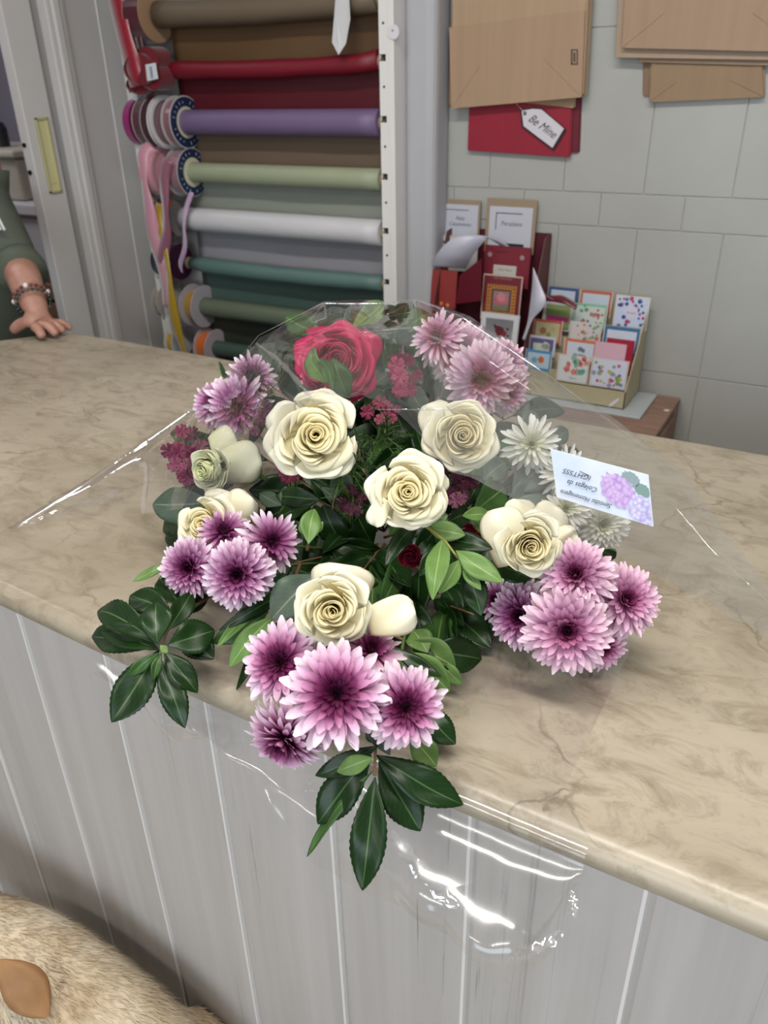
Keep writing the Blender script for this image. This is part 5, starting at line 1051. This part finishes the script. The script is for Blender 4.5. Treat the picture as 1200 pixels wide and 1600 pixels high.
def cpt(a, b, h=.0003): return BL + Xc * a + Yc * b + Nc * h
s = N('printed_lilac_hydrangea'); co = s.coords((1, 1, 1)); vo = s.n('ShaderNodeTexVoronoi'); vo.inputs['Scale'].default_value = 330; s.l(co, vo.inputs['Vector']); s.l(s.ramp(vo.outputs['Distance'], [(0.1, C('#d9c3e8')), (0.9, C('#b58fd0'))]), s.b.inputs['Base Color']); HY = s.m
s = N('printed_white_hydrangea'); co = s.coords((1, 1, 1)); vo = s.n('ShaderNodeTexVoronoi'); vo.inputs['Scale'].default_value = 330; s.l(co, vo.inputs['Vector']); s.l(s.ramp(vo.outputs['Distance'], [(0.1, C('#e2dcf2')), (0.9, C('#a9a5d6'))]), s.b.inputs['Base Color']); HW = s.m
def disc(cx, cy, rx, ry, m, nm, h, seed, lim=(0, 1, 0, 1)):
    rr_ = random.Random(seed); pts = []
    for i in range(30):
        a_ = i / 30 * 6.283; k = 1 + .09 * math.sin(i * 2.7) + rr_.uniform(-.05, .05); pts.append(cpt(min(lim[1], max(lim[0], cx + rx * k * math.cos(a_))), min(lim[3], max(lim[2], cy + ry * k * math.sin(a_))), h))
    mb = MB(); mb.poly(pts, .0002, Nc); mb.build(nm, m, mc)
disc(.82, .82, .09, .15, M('#8ea3a6', .5), 'printed_leaf', .0003, 1); disc(.93, .66, .075, .13, M('#7f9a96', .5), 'printed_leaf', .0003, 2, (0, .995, 0, 1))
disc(.68, .52, .175, .33, HY, 'printed_hydrangea', .0005, 3); disc(.91, .27, .14, .28, HW, 'printed_hydrangea', .0007, 4, (0, .992, .01, 1))
INK = M('#4b4a52', .5); fl = frame_mtx(cpt(.33, .16, .0006), -Xc, -Yc)
Wc = Xc.length
# printed line and handwriting read from the other side of the counter
text_mesh('printed_lettering', 'Sentidas Homenagens', Wc * .073, fl, INK, mc, shear=.55, width=.82)
text_mesh('handwriting', 'Colegas da', Wc * .075, frame_mtx(cpt(.31, .41, .0006), -Xc, -Yc + Xc * .05), INK, mc, shear=.4, width=.95)
text_mesh('handwriting', 'IGHTSSS', Wc * .075, frame_mtx(cpt(.27, .62, .0006), -Xc, -Yc + Xc * .05), INK, mc, shear=.35, width=1.05)
a_, b_ = cpt(.40, .665, .0006), cpt(.30, .70, .0006); mb = MB(); mb.tube([a_, b_], .0003, 5); mb.build('pen_stroke', INK, mc)

# ================================================================ PERSON LEANING ON THE COUNTER
def skin_body(name, verts, edges, radii, m, parent=None, sub=2, root=0):
    me = bpy.data.meshes.new(name); off = V(parent['_o']) if parent else V(verts[root]); off = V((off.x, off.y, off.z))
    me.from_pydata([tuple(V(p) - off) for p in verts], edges, []); o = bpy.data.objects.new(name, me); COL.objects.link(o)
    if parent: o.parent = parent
    else: o.location = off
    o['_o'] = tuple(off); sk = o.modifiers.new('skin', 'SKIN'); sk.use_smooth_shade = True; sk.branch_smoothing = 0.6
    for i, d_ in enumerate(me.skin_vertices[0].data):
        rr_ = radii[i]; d_.radius = rr_ if isinstance(rr_, tuple) else (rr_, rr_); d_.use_root = (i == root)
    sb = o.modifiers.new('smooth', 'SUBSURF'); sb.levels = sub; sb.render_levels = sub; me.materials.append(m); return o
s = N('warm_skin'); co = s.coords(); s.l(s.ramp(s.noise(co, 26, 4), [(0.3, C('#9c6f60')), (0.7, C('#b68a78'))]), s.b.inputs['Base Color']); s.b.inputs['Roughness'].default_value = .5; s.b.inputs['Subsurface Weight'].default_value = .08; s.b.inputs['Subsurface Radius'].default_value = (.01, .004, .002); s.bump(s.noise(co, 220, 3), .15, .0005); SKIN = s.m
pr = thing('person', 'person in a rolled sleeve olive shirt leaning one hand on the counter corner', 'person', (-2.20, 1.50, 0))
bv = []; br = []; be = []
def jv(p, r_, par=None):
    bv.append(p); br.append(r_); i = len(bv) - 1
    if par is not None: be.append((par, i))
    return i
pel = jv((-2.20, 1.50, .92), (.09, .07)); wai = jv((-2.20, 1.50, 1.06), (.13, .10), pel); che = jv((-2.20, 1.50, 1.24), (.15, .11), wai); nb = jv((-2.20, 1.50, 1.42), .07, che); nk = jv((-2.20, 1.49, 1.50), .055, nb)
sh_ = jv((-2.12, 1.48, 1.30), .062, nb); el0 = jv((-1.98, 1.41, 1.235), .05, sh_); el = jv((-1.83, 1.33, 1.17), .047, el0); fa = jv((-1.70, 1.252, 1.115), .044, el); wr0 = jv((-1.635, 1.212, 1.080), .037, fa); wr = jv((-1.603, 1.192, 1.058), (.034, .028), wr0)
sh2 = jv((-2.37, 1.54, 1.39), .062, nb); e2 = jv((-2.44, 1.58, 1.14), .045, sh2); w2 = jv((-2.46, 1.56, .95), .03, e2); h2 = jv((-2.46, 1.54, .86), .032, w2)
for sx in (-.09, .09):
    hp = jv((-2.20 + sx, 1.50, .80), .055, pel); kn = jv((-2.20 + sx, 1.49, .46), .06, hp); an = jv((-2.20 + sx, 1.51, .10), .042, kn); ft = jv((-2.20 + sx, 1.41, .045), .042, an)
pm_ = jv((-1.592, 1.187, 1.038), (.040, .022), wr); pm2 = jv((-1.578, 1.187, 1.029), (.042, .017), pm_)
def fing(pts, rs, par):
    for p_, r__ in zip(pts, rs): par = jv(p_, r__, par)
tips = [onz(68, 529, 1.008), onz(90, 525, 1.008), onz(101, 520, 1.008), onz(113, 515, 1.008)]
roots = [V((-1.578, 1.163, 1.028)), V((-1.567, 1.180, 1.031)), V((-1.565, 1.196, 1.030)), V((-1.570, 1.212, 1.027))]
for k, (tp, rt) in enumerate(zip(tips, roots)):
    d_ = tp - rt; m1 = rt + d_ * .40 + V((0, 0, .009)); m2_ = rt + d_ * .74 + V((0, 0, .004)); fr = [.0105, .0095, .0085, .0070][0 if k < 2 else k - 0 if k < 3 else 3] if False else (.0118, .0118, .0112, .0100)[k]
    fing([rt, m1, m2_, V((tp.x, tp.y, 1.0085))], [fr * 1.12, fr, fr * .92, fr * .78], pm2)
tt_ = onz(20, 518, 1.01); t0 = V((-1.612, 1.165, 1.035)); fing([t0, t0.lerp(tt_, .5) + V((0, 0, .004)), V((tt_.x, tt_.y, 1.0105))], [.018, .0145, .012], pm_)
body = skin_body('body', bv, be, br, SKIN, pr)
# head with face
hc = V((-2.19, 1.48, 1.615)); mb = MB()
def headf(a, b):
    th = a * 6.28319; ph_ = b * math.pi; d_ = V((math.cos(th) * math.sin(ph_), math.sin(th) * math.sin(ph_), -math.cos(ph_)))
    r_ = V((.074, .09, .115)); q = V((d_.x * r_.x, d_.y * r_.y, d_.z * r_.z)); fwd = max(0, -d_.y)
    if d_.z < -.1: q.x *= 1 - .25 * (-d_.z); q.y *= 1 - .05 * (-d_.z)
    nose = math.exp(-((d_.x / .16) ** 2 + ((d_.z + .12) / .20) ** 2)) * fwd; q.y -= .022 * nose
    q.y += .009 * sum(math.exp(-(((d_.x - s_ * .36) / .16) ** 2 + ((d_.z - .10) / .10) ** 2)) for s_ in (-1, 1)) * fwd
    q.y -= .006 * math.exp(-((d_.x / .25) ** 2 + ((d_.z + .48) / .07) ** 2)) * fwd
    return hc + q
mb.grid(headf, 48, 36); mb.build('head', SKIN, pr, shade=True)
for s_ in (-1, 1):
    mb = MB(); mb.sphere(hc + V((s_ * .026, -.078, .012)), .011, 14, 10); mb.build('eye', M('#d8d2cc', .2), pr, shade=True)
    mb = MB(); mb.sphere(hc + V((s_ * .076, .005, -.005)), .028, 12, 8, sc=(.35, .6, 1.1)); mb.build('ear', SKIN, pr, shade=True)
mb = MB(); mb.tube([hc + V((-.024, -.077, -.052)), hc + V((0, -.088, -.054)), hc + V((.024, -.077, -.052))], [.002, .006, .002], 8); mb.build('mouth', M('#8f4c47', .5), pr, shade=True)
mb = MB(); mb.grid(lambda a, b: hc + V((0, .012, .012)) + V((math.cos(a * 6.2832) * math.sin(b * 1.75) * .083, math.sin(a * 6.2832) * math.sin(b * 1.75) * .094, math.cos(b * 1.75) * .118)) * (1 + .03 * math.sin(a * 60)) + V((0, max(0, -math.sin(a * 6.2832)) * .05 * b, max(0, -math.sin(a * 6.2832)) * .075 * b ** 2)), 60, 16)
mb.build('hair', mat('dark_brown_hair', '#2f221c', .5), pr, shade=True)
SHIRT = mat('olive_green_fabric', '#50574a', .85, var=.12, vscale=14, bump=.5, bscale=22, bdist=.006)
sv = [(-2.20, 1.50, .78), (-2.20, 1.50, 1.06), (-2.20, 1.50, 1.24), (-2.20, 1.50, 1.40), (-2.12, 1.48, 1.30), (-1.98, 1.41, 1.235), (-1.84, 1.335, 1.175), (-1.77, 1.295, 1.142), (-1.725, 1.268, 1.124), (-2.37, 1.54, 1.38), (-2.44, 1.58, 1.15), (-2.46, 1.56, 1.0)]
skin_body('shirt', sv, [(0, 1), (1, 2), (2, 3), (3, 4), (4, 5), (5, 6), (6, 7), (7, 8), (3, 9), (9, 10), (10, 11)], [(.155, .13), (.15, .12), (.165, .125), (.085, .08), .074, .060, .056, .054, .054, .08, .06, .05], SHIRT, pr)
mb = MB(); mb.tube([(-1.745, 1.28, 1.132), (-1.722, 1.266, 1.122), (-1.708, 1.258, 1.117)], [.056, .060, .056], 20); mb.build('rolled_cuff', SHIRT, pr, shade=True)
mb = MB(); c_ = ony(4, 348, 1.27)
for k in range(4): mb.tube([c_ + V((-.05 + k * .012, .0, .018)), c_ + V((-.035 + k * .014, -.004, -.016))], .0028, 6)
mb.build('sleeve_stripe_patch', M('#d4d4d8', .5), pr)
PANTS = mat('dark_trousers', '#23252a', .8)
skin_body('trousers', [(-2.20, 1.50, .93), (-2.20, 1.50, .86), (-2.29, 1.50, .78), (-2.29, 1.49, .45), (-2.29, 1.51, .09), (-2.11, 1.50, .78), (-2.11, 1.49, .45), (-2.11, 1.51, .09)], [(0, 1), (1, 2), (2, 3), (3, 4), (1, 5), (5, 6), (6, 7)], [(.155, .13), (.155, .13), .095, .075, .065, .095, .075, .065], PANTS, pr)
# bracelets
bc = V((-1.620, 1.203, 1.077)); ax = (V((-1.70, 1.252, 1.115)) - V((-1.603, 1.192, 1.058))).normalized(); u_ = ax.orthogonal().normalized(); v_ = ax.cross(u_)
for nm, lab, off_, rad, br_, cols in (('bead_bracelet', 'red brown bead bracelet with white beads', .006, .0385, .0046, ['#5c2a24', '#5c2a24', '#d8d4d2', '#6b3430', '#5c2a24']), ('bead_bracelet', 'dark green bead bracelet', -.008, .0375, .0044, ['#1c2f2a', '#23392f', '#1c2f2a', '#5a5d4c'])):
    bt = thing(nm, lab + ' on the wrist of the person', 'bracelet', tuple(bc + ax * off_ - V((0, 0, .01))), 'bead bracelets on the wrist'); nb_ = 22
    for k in range(nb_):
        a_ = 6.2832 * k / nb_; hx = cols[k % len(cols)]; mb = MB(); mb.sphere(bc + ax * off_ + (u_ * math.cos(a_) + v_ * math.sin(a_)) * rad, br_ * (1.35 if hx == '#d8d4d2' else 1), 8, 6); mb.build('bead', M(hx, .25), bt, shade=True)

# ================================================================ DOG
s = N('cream_coat'); co = s.coords((1, 1, 1)); s.l(s.ramp(s.noise(co, 9, 4), [(0.32, C('#b39e80')), (0.5, C('#cfbfa4')), (0.68, C('#dfd4c0'))]), s.b.inputs['Base Color']); s.b.inputs['Roughness'].default_value = .75; COAT = s.m
dg = thing('dog', 'cream short haired dog with a tan ear beside the counter front', 'dog', (-.72, .28, 0))
mb = MB()
def limb(pts, rs, n=20): mb.tube([V(p) for p in pts], rs, n)
def ball(c, r, sc): mb.sphere(c, r, 20, 14, sc=sc)
SP = [(-.90, .295, .425, .075), (-.86, .305, .405, .105), (-.80, .315, .398, .112), (-.74, .322, .400, .106), (-.68, .325, .395, .102), (-.61, .325, .380, .100), (-.55, .325, .362, .092), (-.50, .325, .345, .070)]
ring_ = []
for i in range(36):
    t = i / 35 * (len(SP) - 1); j = min(int(t), len(SP) - 2); k = t - j; ring_.append([SP[j][q] + (SP[j + 1][q] - SP[j][q]) * smooth(k) for q in range(4)])
for i in range(0, 36): x, y, z, r_ = ring_[i]; ball((x, y, z), r_, (1, .86, 1.0))
for k in range(8): t = k / 7; ball(V((-.88, .295, .43)).lerp(V((-.925, .245, .495)), t), .080 - .012 * t, (1, 1, 1))
ball((-.935, .235, .505), .070, (1.05, .95, .92)); ball((-.955, .215, .485), .058, (1, .9, .9))
for k in range(8): t = k / 7; ball(V((-.985, .20, .478)).lerp(V((-1.065, .165, .455)), t), .042 - .016 * t, (1, .95, .85))
limb([(-.50, .325, .36), (-.45, .31, .33), (-.42, .29, .26), (-.415, .285, .20)], [.030, .026, .018, .008])
for sy in (-.050, .052):
    limb([(-.84, .31 + sy, .36), (-.845, .31 + sy, .24), (-.84, .31 + sy, .13), (-.84, .31 + sy, .03)], [.050, .036, .024, .022]); ball((-.86, .31 + sy, .022), .026, (1.3, .9, .8))
    limb([(-.55, .325 + sy, .34), (-.585, .325 + sy, .22), (-.51, .325 + sy, .12), (-.53, .325 + sy, .03)], [.070, .045, .022, .021]); ball((-.55, .325 + sy, .022), .026, (1.3, .9, .8))
db = mb.build('body', COAT, dg, shade=True)
rm_ = db.modifiers.new('union', 'REMESH'); rm_.mode = 'VOXEL'; rm_.voxel_size = .008; rm_.use_smooth_shade = True
sm_ = db.modifiers.new('smooth', 'SMOOTH'); sm_.factor = .6; sm_.iterations = 8
TAN = mat('tan_ear', '#8f6a45', .7, var=.2, vscale=25)
for sgn, e0_, e1_ in ((1, onz(-4, 1498, .555), onz(76, 1590, .50)), (-1, V((-.955, .285, .55)), V((-.985, .33, .47)))):
    mb = leaf_mb(e0_, e1_, .050, (CAM - e0_).normalized(), .18, -.5, 0, 3); o = mb.build('ear', TAN, dg, shade=True); md = o.modifiers.new('thick', 'SOLIDIFY'); md.thickness = .006; md.offset = -1
mb = MB(); mb.sphere(V((-1.092, .153, .455)), .013, 12, 8); mb.build('nose', M('#1c1817', .3), dg, shade=True)
for s_ in (-1, 1): mb = MB(); mb.sphere(V((-.985, .205, .512)) + V((.012 * s_, .035 * s_, 0)), .009, 10, 8); mb.build('eye', M('#1a1210', .15), dg, shade=True)
# short coat hairs
bpy.context.view_layer.update(); dp = bpy.context.evaluated_depsgraph_get(); ev = db.evaluated_get(dp); em = ev.to_mesh(); rnf = random.Random(2); mb = MB(); wm = db.matrix_world.copy()
off_ = V(dg['_o']); em.calc_loop_triangles(); tris = []; tot = 0
for t_ in em.loop_triangles:
    P_ = [em.vertices[i].co + off_ for i in t_.vertices]; c_ = sum(P_, V()) / 3
    if c_.z < .2: continue
    tot += t_.area; tris.append((tot, P_, V(t_.normal)))
import bisect
cum = [a for a, _, _ in tris]; vs = []; fs = []
for k in range(42000):
    _, P_, n_ = tris[bisect.bisect_left(cum, rnf.random() * tot)]; a, b = rnf.random(), rnf.random()
    if a + b > 1: a, b = 1 - a, 1 - b
    p = P_[0] + (P_[1] - P_[0]) * a + (P_[2] - P_[0]) * b
    fl_ = V((.9, .05, -.5)) + V((rnf.uniform(-.35, .35), rnf.uniform(-.35, .35), rnf.uniform(-.3, .3))); fl_ = fl_ - n_ * fl_.dot(n_) * .8
    dr_ = (fl_ + n_ * .45).normalized(); sd = dr_.cross(n_).normalized() * .0008; L = rnf.uniform(.010, .020); q = p - n_ * .001
    vs += [q - sd, q + sd, q + dr_ * L]; fs.append((3 * k, 3 * k + 1, 3 * k + 2))
ev.to_mesh_clear(); mb.add(vs, fs); fu = mb.build('fur', COAT, dg); fu['kind'] = 'stuff'
